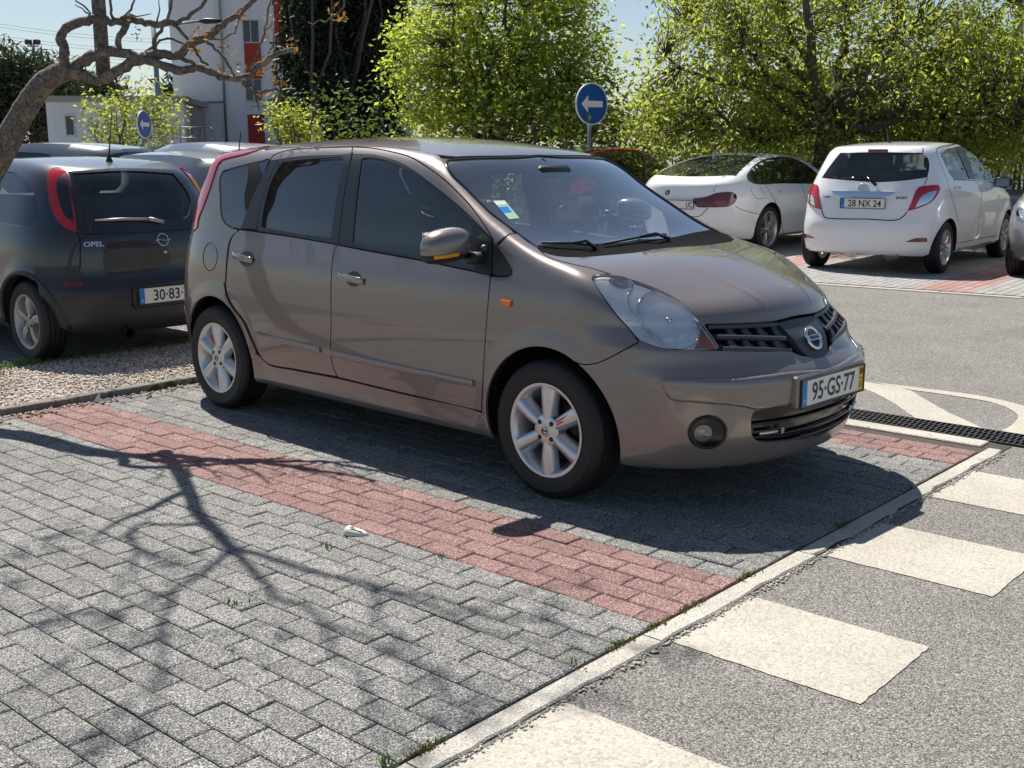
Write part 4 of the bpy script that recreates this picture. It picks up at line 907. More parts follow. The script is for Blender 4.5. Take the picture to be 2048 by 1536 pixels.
# fog lamp
fcx = Z3((880, 1165))[0]; fp = Z3(*ell(880, 1165, 117, 98, -.1))
fog = panel(NB, 'fog_lamp', fp, M['gloss_black'], car, off=.003, flange=.012, gap=0, step=4, mirror='copy')
C = NB.hit_px(fp); N = NB.grad(C); Cl = NB.hit_px(Z3((850, 1168)))[0]; Nl = NB.grad(Cl[None])[0]
for k in (0, 1):
    s = np.array([1, 1-2*k, 1.]); q = MB(); q.tube((C+N*.003)*s, .007, 8, closed=True); q.build('fog_ring', M['gloss_black'], fog[k])
    q = MB(); t = np.linspace(0, 2*np.pi, 20, endpoint=False); u_ = np.cross(Nl, (0, 0, 1.)); u_ /= np.linalg.norm(u_); v_ = np.cross(Nl, u_)
    G = np.array([[(Cl+Nl*(.006+.006*math.cos(r_*1.5))+(u_*math.cos(a_)+v_*math.sin(a_))*.036*r_)*s for a_ in t] for r_ in (.02, .4, .7, .9, 1.0)]); q.grid(G, wrap=True, flip=(k == 0)); q.build('fog_lens', pmat('fog_glass', (.20, .21, .21), .12, .3, 1.0), fog[k])
# running-light sticks in the lower grille
for sg in (-1, 1):
    q = MB(); y0 = sg*.40; P0 = NB.hit_end([(y0, .345)])[0]; P1 = NB.hit_end([(y0-sg*.085, .345)])[0]; P2 = NB.hit_end([(y0-sg*.115, .345)])[0]
    q.tube([P0, P1], .0085, 8); o = q.build('running_light', M['alloy'], car)
    q = MB()
    for a_ in np.linspace(0, 2*np.pi, 7)[:-1]: q.tube([P2, P2+np.array([0, math.cos(a_)*.016, math.sin(a_)*.016])], .0028, 5)
    q.build('wire_tie', M['alloy'], o)
# side frame, quarter panel with its window
def xz(P): return [(p[0], p[2]) for p in P]
dit = NB.hit_top([(x, y) for x, y in ((-.93, -.555), (-1.2, -.57), (-1.6, -.575), (-2.0, -.57), (-2.25, -.565))])
ap = NB.hit_px(Z2((600, 704), (400, 550), (250, 400), (140, 290), (106, 222)))
bs_out = [corner(p) for p in xz(ap[:1])]+xz(ap[1:-1])+[corner(p) for p in xz(ap[-1:])]+xz(dit)
lamp_in = NB.hit_px(ZR((975, 215), (840, 242), (640, 302), (480, 338), (385, 370), (340, 425), (300, 533), (250, 693), (200, 833), (150, 963), (110, 1063), (88, 1180)))
bs_out += xz(lamp_in)+[(-3.06, .95), (-3.13, .78), (-3.13, .62, 1), (-2.94, .45, 1)]
_a = arc(-2.6, 154, 8, .362, 16); bs_out += [(p[0], p[1]) for p in _a[:-1]]+[(_a[-1][0], _a[-1][1], 1)]
seam = NB.hit_px(Z4((345, 330), (320, 270), (285, 190), (236, 125), (207, 65), (199, 10))+Z1((262, 955), (270, 830), (294, 692), (346, 636))+Z1((415, 445), (522, 236), (542, 208), (620, 178), (760, 164), (1008, 156), (1120, 163), (1230, 183), (1340, 212), (1430, 262), (1540, 342), (1640, 437), (1720, 527), (1790, 627), (1827, 688)))
bs_out += [(-2.235, .335, 1)]+xz(seam[:])+xz(NB.hit_px(Z2((448, 782), (540, 708))))
qg = ZR((935, 368, 1), (700, 420), (480, 480), (395, 515), (368, 580), (372, 800), (388, 1040), (430, 1120), (500, 1165), (605, 1181, 1), (690, 960), (860, 560))
qo = [tuple(p) for p in inset_poly(smooth_poly(qg, True, 12), -2.0)]
q3 = NB.hit_px(qo)
panel(NB, 'body_side', bs_out, B, car, mode='side', step=.03, gap=.0015, mirror='copy', hole=xz(q3), smooth=True)
qs = panel(NB, 'quarter_window', qg, M['privacy'], car, off=-.003, flange=0, gap=-.5, mirror='copy')
panel(NB, 'window_seal', qo, M['trim_black'], qs[0], off=-.002, flange=.008, gap=.2, hole=qg, smooth=False)
panel(NB, 'film_tear', ZR((700, 400, 1), (820, 392, 1), (835, 470), (862, 540), (668, 975, 1), (652, 800), (690, 600)), M['under'], qs[0], off=-.001, flange=0, gap=0)  # torn film; flat black stands in for the dark cabin behind the gap
# sill
sl = [(-2.235, .325, 1), (-2.0, .312), (-1.5, .298), (-.9, .292), (-.42, .300, 1)]+[(-.362+.004, .25), (-.345, .20, 1), (-1.3, .197), (-2.255, .20, 1), (-2.24, .26)]
panel(NB, 'sill', [(-2.235, .335, 1)]+xz(NB.hit_px(Z4((345, 335), (365, 352), (400, 385), (520, 412), (720, 450), (1000, 517), (1371, 606))))+[(-.362, .300, 1)]+sl[5:], B, car, mode='side', step=.03, gap=.001, mirror='copy')
# roof, windscreen
dit2 = [(-.93, -.552), (-1.2, -.567), (-1.6, -.572), (-2.0, -.567), (-2.25, -.562), (-2.55, -.555), (-2.82, -.50, 1), (-2.88, -.25), (-2.90, -.001, 1), (-.812, -.001, 1), (-.826, -.25), (-.878, -.50, 1)]
panel(NB, 'roof', dit2, B, car, mode='top', step=.03, gap=.0015, mirror='join')
ws = Z2((106, 222, 1), (140, 290), (250, 400), (400, 550), (600, 704), (690, 768), (735, 794, 1), (850, 790), (1000, 786), (1200, 784), (1350, 772))+[corner(p) for p in NB.mid_px([-.14])]+NB.mid_px([-.3, -.5, -.7])+[corner(p) for p in NB.mid_px([-.806])]+Z2((600, 185), (400, 190), (200, 200))
panel(NB, 'windscreen', ws, M['wind_glass'], car, off=-.003, flange=0, gap=-.6, mirror='join')
strip(NB, 'windscreen_seal', Z2((742, 806), (700, 778), (600, 706), (400, 552), (250, 402), (140, 292), (112, 235), (118, 212), (200, 202), (400, 192), (600, 187))+NB.mid_px([-.809]), .014, M['gloss_black'], car, off=.0, thick=.004, mirror='copy')
# tail lamp
tl = ZR((975, 207, 1), (840, 200), (600, 212), (420, 235), (375, 262), (325, 340), (262, 430), (215, 560), (160, 690), (110, 850), (70, 980), (52, 1120), (55, 1210, 1), (88, 1182), (110, 1063), (150, 963), (200, 833), (250, 693), (300, 533), (340, 425), (385, 370), (480, 338), (640, 302), (840, 242))
panel(NB, 'tail_lamp', tl, M['red_lens'], car, off=.006, flange=.02, gap=.2, step=5, mirror='copy')
# tailgate and rear bumper
tg = [(-.001, 1.49, 1), (-.45, 1.46), (-.60, 1.30), (-.68, 1.0), (-.66, .72), (-.55, .62, 1), (-.001, .60, 1)]
rw = [(-.001, 1.40), (-.40, 1.38), (-.55, 1.26), (-.60, 1.06), (-.3, 1.02), (-.001, 1.02)]
panel(NB, 'tailgate', tg, B, car, mode='rear', step=.05, gap=0, mirror='join')
panel(NB, 'rear_window', [(-.001, 1.40, 1), (-.40, 1.38), (-.54, 1.26), (-.60, 1.06), (-.3, 1.02), (-.001, 1.02, 1)], M['privacy'], car, mode='rear', step=.05, gap=0, off=.004, mirror='join')
panel(NB, 'rear_bumper', [(-.001, .59, 1), (-.55, .61, 1), (-.71, .61, 1), (-.72, .45), (-.71, .30), (-.66, .20, 1), (-.001, .20, 1)], B, car, mode='rear', step=.05, gap=0, off=.003, mirror='join')
panel(NB, 'bumper_corner', [(-2.945, .455, 1), (-3.135, .615, 1), (-3.15, .5), (-3.15, .35), (-3.10, .20, 1), (-2.955, .20, 1)]+[(p[0]-.004, p[1]) for p in arc(-2.6, 194, 157, .362, 8)], B, car, mode='side', step=.03, gap=0, off=.001, mirror='copy')
# substrate: black inner body, hollow cabin
def sub_off(P): return .012+.030*np.clip((P[:, 0]-.12)/.1, 0, 1)
wins = []
for g_ in (rg, fg, qg):
    p = inset_poly(np.array(xz(NB.hit_px([tuple(k) for k in inset_poly(smooth_poly(g_, True, 14), -2)]))), 0)
    wins += [(p, 'y', -1.2, -.45), (p, 'y', .45, 1.2)]
w3 = NB.hit_px(ws[-3:]+ws[:11]); wp = np.array([(p[0], p[1]) for p in w3]); wp = np.concatenate([wp, (wp*np.array([1, -1]))[::-1]]); 
shell(NB, 'inner_body', [M['under'], M['interior'], M['under']], car, sub_off, .385, wins+[(wp, 'z', .93, 1.8)], cavity=.06, cav_z=(.42, None))
# wheels
for k, (x, sg) in enumerate(((0, -1), (-2.6, -1), (0, 1), (-2.6, 1))):
    wheel(car, (x, sg*.735, .302), sg, .302, .200, .185, 'six', rot=(.0, -.13, .4, .2)[k], decal=(1, 2, 0, 0)[k])
# door handles, fuel flap, rub strips, indicator
for cx, cy, bx0, by0, bx1, by1, dr in ((392, 812, 312, 792, 430, 824, 0), (1018, 930, 925, 912, 1077, 946, 1)):
    rec = panel(NB, 'handle_recess', Z1(*ell(cx, cy, 44, 46, 0)), M['trim_black'], car, off=.0006, flange=0, gap=0, step=4, mirror='copy')
    A, D = NB.hit_px(Z1((bx0, by0), (bx1, by1))); n_ = NB.grad(A[None])[0]
    for k in (0, 1):
        s = np.array([1, 1-2*k, 1.]); q = MB(); c_ = np.array([A*(1-t)+D*t+n_*(.006+.012*math.sin(math.pi*t)**.5) for t in np.linspace(0, 1, 9)])
        G = np.array([[(p+np.array([0, 0, .017*math.cos(a_)])+n_*.007*math.sin(a_))*s for a_ in np.linspace(0, 2*np.pi, 12, endpoint=False)] for p in c_]); q.grid(G, wrap=True, flip=k == 1); q.F += [tuple(range(12)), tuple(range(96, 108))]; q.M += [0, 0]
        q.build('door_handle', pmat('handle', (.30, .28, .26), .18, .7, 1.0) if dr == 0 and k == 0 else bpy.data.materials['handle'], car)
C = NB.hit_px(Z1(*ell(177, 800, 41, 82, .04, 36))); N = NB.grad(C); q = MB(); q.tube(C+N*.0002, .0022, 5, closed=True); q.build('fuel_flap', M['under'], car)
strip(NB, 'rub_strip', Z4((356, 250), (500, 285), (640, 318)), .030, B, car, off=.003, thick=.008, mirror='copy')
strip(NB, 'rub_strip', Z4((692, 332), (900, 380), (1150, 432), (1338, 470)), .030, B, car, off=.003, thick=.008, mirror='copy')
strip(NB, 'side_indicator', Z1((1884, 1068), (1940, 1075)), .028, M['amber'], car, off=.003, thick=.008, step=6, mirror='copy')
# mirrors
def mirror_unit(sg):
    e = bpy.data.objects.new('wing_mirror', None); COL.objects.link(e); e.parent = car; e.location = (-.505, sg*.925, 1.070)
    nu, nv = 22, 28; G = np.zeros((nu, nv, 3))
    for i, u in enumerate(np.linspace(-math.pi/2, math.pi/2, nu)):
        for j, v in enumerate(np.linspace(0, 2*np.pi, nv, endpoint=False)):
            cs = lambda t, p: math.copysign(abs(math.cos(t))**p, math.cos(t)); sn = lambda t, p: math.copysign(abs(math.sin(t))**p, math.sin(t))
            x = .085*cs(u, .55)*cs(v, .8); z = .076*cs(u, .55)*sn(v, .75); y = .122*sn(u, .8)
            if x < 0: x *= .35
            z -= .10*(y*1.0)**2*4*(1 if z > 0 else .2); x -= .22*max(0, -y*1.0)*.5 if False else 0
            yy = y*(1); G[i, j] = (x-.35*max(0, yy)**1.0*.35, sg*yy, z+.012*yy/.12*-1)
    q = MB(); q.grid(G, wrap=True, flip=sg > 0); q.build('mirror_housing', B, e)
    q = MB(); g2 = G[3:-3].copy(); low = MB()
    G2 = G*np.array([1.015, 1.01, 1.02]); G2[:, :, 2] = np.minimum(G2[:, :, 2], -.040); low.grid(G2, wrap=True, flip=sg > 0); low.build('mirror_base', JB, e)
    a = MB(); ys = np.linspace(-.0, .105, 10)
    P = [];
    for yv in ys: P.append((.083*max(0, 1-(abs(yv)/.124)**3.2)**.5*(1)-.1225*yv*1.0+.004, sg*yv, -.034-.1*yv))
    a.tube(P, .0085, 8); a.build('repeater_strip', M['amber'] if False else pmat('amber_strip', (.85, .36, .01), .3), e)
    f = MB(); f.box((.06, -sg*.145, -.060), (.09, .14, .05), bev=.02); f.build('mirror_foot', JB, e, angle=50)
    f = MB(); f.box((.085, -sg*.17, -.02), (.035, .06, .035), bev=.012); f.build('mirror_joint', M['grille_grey'], e, angle=50)
    g = MB(); g.box((-.034, sg*.0, 0), (.004, .20, .12), bev=.002); g.build('mirror_glass', M['mirror_glass'], e, smooth=False)
    return e
mirror_unit(-1)
fm = mirror_unit(1); fm.scale = (.8, .8, .8); fm.location = (-.86, .86, 1.15); fm.rotation_euler = (0, 0, math.radians(-62))     # folded in
# number plate
plo = NB.hit_end([(0, .5)])[0]
Rp = Matrix(((0, 0, 1), (1, 0, 0), (0, 1, 0)))         # u -> +y (left of the car reads as right in view), v -> z, n -> x
plate(car, 'number_plate', '95·GS·77', (.889, 0, .497), Rp, yellow=('08', '11'))
hold = MB(); hold.box((.866, 0, .505), (.036, .56, .135), bev=.008); hold.build('plate_holder', B, car, angle=30)
# wipers
def wiper(p0, p1, pv, nm):
    A, Bp, Pv = NB.hit_px([p0, p1, pv]); q = MB(); n_ = NB.grad(A[None])[0]
    q.tube([Pv+n_*.008, Pv*.5+(A*.45+Bp*.55)*.5+n_*.035, A*.45+Bp*.55+n_*.02], [.010, .007, .005], 6); o = q.build('wiper', M['gloss_black'], car)
    q = MB(); q.tube([A+n_*.012, (A+Bp)/2+n_*.018, Bp+n_*.012], .006, 6); q.build('wiper_blade', M['black_plastic'], o)
wiper((1082, 491), (1195, 496), (1190, 499), 'a'); wiper((1206, 493), (1330, 473), (1338, 480), 'b')
# sticker on the windscreen
M['sticker'] = pmat('sticker', (.30, .52, .36), .5); M['sticker_pale'] = pmat('sticker_pale', (.62, .70, .62), .5)
st = panel(NB, 'parking_sticker', Z2((432, 483, 1), (510, 480, 1), (612, 600, 1), (540, 608, 1)), M['sticker'], car, off=-.001, flange=0, gap=0)
panel(NB, 'sticker_band', Z2((432, 483, 1), (510, 480, 1), (530, 505, 1), (455, 512, 1)), M['sticker_pale'], st, off=-.0004, flange=0, gap=0)
panel(NB, 'sticker_print', Z2((470, 525, 1), (530, 520, 1), (560, 560, 1), (505, 565, 1)), M['plate_blue'], st, off=-.0004, flange=0, gap=0)
# interior
d = MB()
xs = [(-.14, .70), (-.17, .93), (-.26, .985), (-.42, .99), (-.58, .96), (-.66, .86), (-.62, .60), (-.3, .45)]
ysn = np.linspace(-.70, .70, 17)
G = np.array([[(x-.16*y*y, y*.96, z-.05*y*y) for x, z in xs] for y in ysn]); d.grid(G, flip=True); d.build('dashboard', M['interior'], car, angle=60)
q = MB(); a_ = np.linspace(0, 2*np.pi, 32, endpoint=False); sc = np.array([-.72, .36, .96]); u_ = np.array([0, 1., 0]); v_ = np.array([.42, 0, .90]); v_ /= np.linalg.norm(v_)
q.tube(np.array([sc+.185*(u_*math.cos(t)+v_*math.sin(t)) for t in a_]), .015, 8, closed=True)
for t in (math.pi, 0, -math.pi/2): q.tube([sc, sc+.18*(u_*math.cos(t)+v_*math.sin(t))], [.03, .014], 8)
q.tube([sc, sc+np.array([.25, 0, -.12])], .03, 8); q.build('steering_wheel', M['black_plastic'], car)
for y in (-.36, .36): seat(car, -1.20, y, .52, M['seat'])
seat(car, -2.05, -.33, .55, M['seat'], w_=.6); seat(car, -2.05, .33, .55, M['seat'], w_=.6)
q = MB(); q.box((-.70, 0, 1.37), (.05, .24, .065), bev=.02); q.tube([(-.70, 0, 1.37), (-.78, 0, 1.43)], .012, 6); q.build('rear_view_mirror', M['black_plastic'], car, angle=50)
q = MB()
for i in range(16): q.lathe([(.001, -.004), (.004, 0), (.001, .004)], 6, 'z', (-.70, -.012, 1.33-i*.010))
q.box((-.70, -.012, 1.14), (.004, .010, .055)); q.box((-.70, -.012, 1.147), (.004, .034, .009)); q.build('hanging_rosary', M['white_ink'], car, smooth=False)
q = MB(); q.box((-.66, .02, 1.06), (.05, .16, .10), bev=.015); q.build('phone_holder', M['gloss_black'], car, angle=40)
q = MB(); q.box((-1.3, 0, .40), (2.4, 1.40, .06)); q.box((-1.3, 0, .3), (1.9, 1.2, .14)); q.build('floor_pan', M['under'], car, smooth=False)
# ------------------------------------------------------------------ the other cars
M['glass_dark'] = glass('tinted_glass', (.22, .27, .27), 1.9, dirt=.015)
M['glass_mid'] = glass('car_glass', (.78, .85, .83), 1.5, dirt=.015)
M['glass_black'] = pmat('black_glass', (.012, .015, .017), .03, coat=1.0)
def to_side(body, px): return [((p[0], p[2])+tuple(q[2:])) for p, q in zip(body.hit_px(px), px)]
def to_rear(body, px): return [((p[1], p[2])+tuple(q[2:])) for p, q in zip(body.hit_px(px), px)]
def bgcar(name, body, label, paintm, side_wins, rear_win, ws, wheels, glassm, group=None, cavity=True, seats=True, doors=()):
    x, y, z, h = body.pose; root = empty(name, (x, y, z), h, label, 'car', group)
    style, R, rim, wid, trk, arch = wheels[:6]; wins = []
    for w_ in side_wins:
        p = inset_poly(smooth_poly(w_, True, .06), 0); wins += [(p, 'y', -1.2, -.42), (p, 'y', .42, 1.2)]
    rp = None
    if rear_win is not None:
        rp = smooth_poly(rear_win, True, .06); wins.append((rp, 'x', -body.wb-1.5, -body.wb+.25))
    wp = None
    if ws is not None:
        x0, x1, hw0, hw1 = ws; bw = body.bow
        wp = [(x0-bw*t*t*hw0*hw0, t*hw0) for t in np.linspace(-1, 1, 9)]+[(x1-bw*t*t*hw1*hw1, t*hw1) for t in np.linspace(1, -1, 9)]
        wins.append((wp, 'z', .9, 1.8))
    shell(body, 'body', [paintm, M['interior'], M['under']], root, 0.0, arch, wins if cavity else [], cavity=.06 if cavity else 0, cav_z=(.45, None), res=(64, 60, 18) if not cavity and not wheels[0] == 'twin' else (72, 88, 26))
    off = -.006 if cavity else .002
    for w_ in side_wins: panel(body, 'side_window', w_, glassm, root, off=off, flange=0, gap=-.006, step=.05, mode='side', mirror='copy')
    if rear_win is not None: panel(body, 'rear_window', rear_win, glassm, root, off=off, flange=0, gap=-.006, step=.05, mode='rear')
    if ws is not None: panel(body, 'windscreen', [(p[0], p[1], 1) if i in (0, 8, 9, 17) else p for i, p in enumerate(wp)], glassm, root, off=off, flange=0, gap=-.01, step=.06, mode='top')
    if wheels[0]:
        for ax in (0, -body.wb):
            for sg in (-1, 1): wheel(root, (ax, sg*trk, R), sg, R, rim, wid, style, rim_mat=wheels[6] if len(wheels) > 6 else None, rot=random.random(), cap=False)
    q = MB(); q.box((-body.wb*.5, 0, .30), (body.wb-.75, 1.2, .16)); q.box((-body.wb*.5, 0, .43), (body.wb*.9, 1.3, .05)); q.build('underbody', M['under'], root, smooth=False)
    if seats and cavity:
        for yy in (-.35, .35): seat(root, -1.15, yy, .48, M['seat'])
        seat(root, -2.0, 0, .50, M['seat'], w_=1.2, headrest=False)
        for yy in (-.4, .4):
            q = MB(); q.box((-2.33, yy, 1.07), (.09, .26, .16), bev=.04); q.build('headrest', M['seat'], root, angle=60)
        q = MB(); q.box((-.42, 0, .82), (.5, 1.25, .26), bev=.06); q.build('dashboard', M['interior'], root, angle=60)
    return root
def seam(body, root, px, wid=.006, mode='px', mirror=None, mat=None, step=8): strip(body, 'panel_gap', px, wid, mat or M['under'], root, off=.0, thick=.0012, mode=mode, step=step, mirror=mirror, round_=False)
def end_plate(body, root, txt, z, w_=.52, rear=True, yc=0.0, tilt=0.0, lift=.006):
    P = body.hit_end([(yc, z)], -1 if rear else 1)[0]; sg = -1 if rear else 1
    Rm = Matrix(((0, 0, sg), (sg, 0, 0), (0, 1, 0))) @ Matrix.Rotation(tilt, 3, 'X')
    return plate(root, 'number_plate', txt, (P[0]+sg*(lift+.012), yc, z), Rm, w_=w_)
def ring_on(body, root, name, px_or_yz, rx, ry, mat, r=.004, mode='rear', off=.006, n=28):
    c = px_or_yz; P = body.hit_end([(c[0]+rx*math.cos(t), c[1]+ry*math.sin(t)) for t in np.linspace(0, 2*np.pi, n, endpoint=False)], -1 if mode == 'rear' else 1); N = body.grad(P); q = MB(); q.tube(P+N*off, r, 6, closed=True); return q.build(name, mat, root)
def text_rear(body, root, name, txt, yc, z, size, xs, mat, off=.003):
    V, F = text_mesh(txt, size, xs, bold=size*.02); P = body.hit_end([(yc, z)], -1)[0]; N = body.grad(P[None])[0]
    u = np.cross(np.array([0, 0, 1.]), N); u /= np.linalg.norm(u); v = np.cross(N, u); Pm = P+N*off
    mesh_obj(name, V[:, :1]*u+V[:, 1:2]*v+Pm, F, mat, root, False)
def car_mirror(root, x, y, z, mat, s=1.0, glass_back=True):
    for sg in (-1, 1):
        nu, nv = 12, 16; G = np.zeros((nu, nv, 3))
        for i, u in enumerate(np.linspace(-math.pi/2, math.pi/2, nu)):
            for j, v in enumerate(np.linspace(0, 2*np.pi, nv, endpoint=False)):
                cu = abs(math.cos(u))**.6; G[i, j] = (x+s*.07*cu*math.cos(v)*(1 if math.cos(v) > 0 else .4), sg*(y+s*.11*math.sin(u)), z+s*.07*cu*math.sin(v))
        q = MB(); q.grid(G, wrap=True, flip=sg > 0); q.box((x+.03, sg*(y-.13), z-.04), (.06, .12, .04), bev=.01); o = q.build('wing_mirror', mat, root)
        q = MB(); q.box((x-.031*s, sg*y, z), (.004, .17*s, .105*s), bev=.0015); q.build('mirror_glass', pmat('far_mirror_glass', (.22, .27, .29), .05, .9), o, smooth=False)
# --- white hatchback, right
M['white'] = paint('white_paint', (.84, .85, .86), 0.0, .30, dust=.04, dustcol=(.6, .58, .54))
YB = Body(W=[(.12, .80), (.2, .82), (.35, .835), (.55, .847), (.75, .842), (.9, .822), (1.02, .785), (1.15, .735), (1.3, .672), (1.42, .612), (1.52, .55)],
          top=[(1.0, .48), (.8, .68), (.6, .79), (.3, .90), (0, .98), (-.22, 1.04), (-.6, 1.265), (-.95, 1.425), (-1.3, 1.488), (-1.7, 1.510), (-2.2, 1.495), (-2.6, 1.462), (-2.9, 1.42), (-3.2, 1.36)],
          F=[(.1, .66), (.25, .77), (.4, .80), (.55, .79), (.7, .72), (.85, .58), (1.0, .44), (1.2, .3), (1.6, .3)],
          R=[(.15, -2.99), (.28, -3.035), (.42, -3.065), (.56, -3.075), (.66, -3.05), (.76, -3.03), (.9, -3.005), (1.02, -2.96), (1.12, -2.92), (1.25, -2.85), (1.4, -2.765), (1.5, -2.70), (1.6, -2.65)],
          wb=2.51, wr=.300, xcf=.05, nf=2.4, xcr=-2.4, nr=3.6, bow=.2, crown=.08, zb=.21, k=[(-4, .055), (-2, .07), (-.3, .06), (.4, .12)], flare=.014, arch=.35, pose=(-3.483, 11.033, .076, 1.684))
ZY = Z(1560, 260, 4.197)
yr_rw = to_rear(YB, ZY((505, 192, 1), (850, 186), (1195, 192, 1), (1243, 240), (1252, 320), (1236, 398, 1), (1050, 424), (820, 438), (560, 422), (350, 402, 1), (420, 300)))
yr_s1 = to_side(YB, ZY((1345, 200, 1), (1400, 163), (1472, 142, 1), (1530, 260), (1592, 412, 1), (1455, 408), (1410, 345)))
yr_s2 = to_side(YB, ZY((1532, 138, 1), (1600, 155), (1680, 205), (1745, 265, 1), (1800, 400), (1805, 428, 1), (1645, 415, 1), (1590, 270)))
yr_s3 = to_side(YB, ZY((1762, 282, 1), (1835, 372, 1), (1836, 424, 1), (1822, 424, 1)))
yr = bgcar('hatchback', YB, 'white hatchback seen from behind under the big tree, plate 28 NX 24', M['white'], [yr_s1, yr_s2], yr_rw, (-.30, -.93, .66, .56), ('eight', .300, .198, .175, .735, .335, M['alloy']), M['glass_mid'])
panel(YB, 'window_pillar_trim', to_side(YB, ZY((1474, 140, 1), (1530, 136, 1), (1590, 270), (1643, 416, 1), (1594, 413, 1), (1532, 260))), M['gloss_black'], yr, off=.002, flange=.004, step=.04, gap=0, mode='side', mirror='copy')
panel(YB, 'window_base_trim', to_side(YB, ZY((1455, 410, 1), (1840, 428, 1), (1890, 445, 1), (1885, 460, 1), (1830, 447), (1640, 428), (1455, 420, 1))), M['gloss_black'], yr, off=.003, flange=.004, step=.03, gap=0, mode='side', mirror='copy')
for nm, px in (('R', ((1165, 482), (1240, 468), (1330, 463), (1343, 492), (1310, 560), (1265, 608), (1180, 650), (1070, 684, 1), (1105, 600))),):
    tlp = to_rear(YB, ZY(*px)); t_ = panel(YB, 'tail_lamp', tlp, M['red_lens'], yr, off=.006, flange=.02, step=.03, gap=0, mode='rear', mirror='copy')
    panel(YB, 'reverse_lens', to_rear(YB, ZY((1195, 550), (1310, 512), (1290, 560), (1250, 605), (1135, 652, 1), (1165, 590))), M['silver_refl'], t_[0], off=.0085, flange=.003, step=.03, gap=0, mode='rear')
V_ = np.array([v.co[:] for v in yr.children[-1].data.vertices]) if yr.children[-1].type == 'MESH' else None
panel(YB, 'tail_lamp', to_rear(YB, ZY((252, 460, 1), (318, 460, 1), (330, 560), (355, 670, 1), (290, 650), (238, 600), (243, 520))), M['red_lens'], yr, off=.010, flange=.02, step=.03, gap=0, mode='rear')
panel(YB, 'reverse_lens', to_rear(YB, ZY((246, 545, 1), (280, 550), (300, 640, 1), (262, 615), (243, 585))), M['silver_refl'], yr, off=.0125, flange=.003, step=.03, gap=0, mode='rear')
panel(YB, 'chrome_bar', to_rear(YB, ZY((432, 512, 1), (978, 522, 1), (935, 550), (700, 556), (480, 550))), M['chrome'], yr, off=.016, flange=.02, step=.03, gap=0, mode='rear')
panel(YB, 'brake_light', to_rear(YB, ZY((740, 162, 1), (905, 162, 1), (905, 184, 1), (740, 184, 1))), M['red_dark'], yr, off=.004, flange=.004, step=.03, gap=0, mode='rear')
for px in (((1050, 940, 1), (1130, 910), (1232, 904, 1), (1236, 940, 1)), ((175, 868, 1), (240, 880), (295, 908, 1), (175, 903, 1))): panel(YB, 'bumper_reflector', to_rear(YB, ZY(*px)), M['red_dark'], yr, off=.004, flange=.006, step=.03, gap=0, mode='rear')
seam(YB, yr, ZY((350, 668), (372, 730), (430, 742), (720, 748), (1005, 748), (1065, 690)), .012)
seam(YB, yr, ZY((1240, 400), (1222, 430), (1215, 465)), .008); seam(YB, yr, ZY((1200, 150), (1198, 188)), .008)
seam(YB, yr, ZY((1470, 118), (1380, 130), (1312, 160), (1320, 215), (1345, 285), (1400, 420), (1440, 560), (1490, 720), (1500, 770)), .007); seam(YB, yr, ZY((1650, 435), (1690, 520), (1688, 640), (1662, 850), (1660, 900)), .007); seam(YB, yr, ZY((1500, 950), (1660, 915), (1850, 880)), .007)
ring_on(YB, yr, 'maker_emblem', to_rear(YB, ZY((697, 484)))[0], .060, .040, M['chrome'], .006); em2 = to_rear(YB, ZY((697, 480)))[0]; ring_on(YB, yr, 'maker_emblem', em2, .022, .034, M['chrome'], .005); ring_on(YB, yr, 'maker_emblem', (em2[0], em2[1]+.016), .044, .014, M['chrome'], .005)
_zy = to_rear(YB, ZY((697, 615)))[0]; end_plate(YB, yr, '28 NX 24', _zy[1], yc=_zy[0])
_t = to_rear(YB, ZY((1022, 572)))[0]; text_rear(YB, yr, 'model_lettering', 'SPORT', _t[0], _t[1], .038, 1.1, M['dark_metal']); _t = to_rear(YB, ZY((392, 562)))[0]; text_rear(YB, yr, 'model_lettering', 'YARIS', _t[0], _t[1], .034, 1.1, M['dark_metal'])
A, D, E_ = YB.hit_px(ZY((525, 405), (740, 398), (812, 462))); q = MB(); q.tube([A+(-.03, 0, 0), D+(-.035, 0, 0)], .012, 6); q.tube([D+(-.035, 0, 0), E_+(-.02, 0, 0)], [.012, .02], 6); q.build('rear_wiper', M['gloss_black'], yr)
_h = YB.hit_px(ZY((915, 105)))[0]; q = MB(); q.tube([_h, _h+np.array([.0, .0, .03])], .025, 8); q.tube([_h, _h+np.array([-.10, 0.02, .22])], [.006, .003], 6); q.build('aerial', M['black_plastic'], yr)
for px in ((1485, 485), (1710, 500)):
    A = YB.hit_px(ZY(px))[0]
    for sg in (-1, 1): q = MB(); q.box((A[0], -sg*A[1]*-1*sg*0+sg*(abs(A[1])+.008), A[2]), (.19, .03, .035), bev=.012); q.build('door_handle', M['white'], yr, angle=50)
car_mirror(yr, -.60, .90, 1.0, M['gloss_black'])
q = MB(); q.tube([(-3.0, -.35, .24), (-2.6, -.35, .27)], .09, 12); q.build('silencer', M['alloy_dull'], yr)
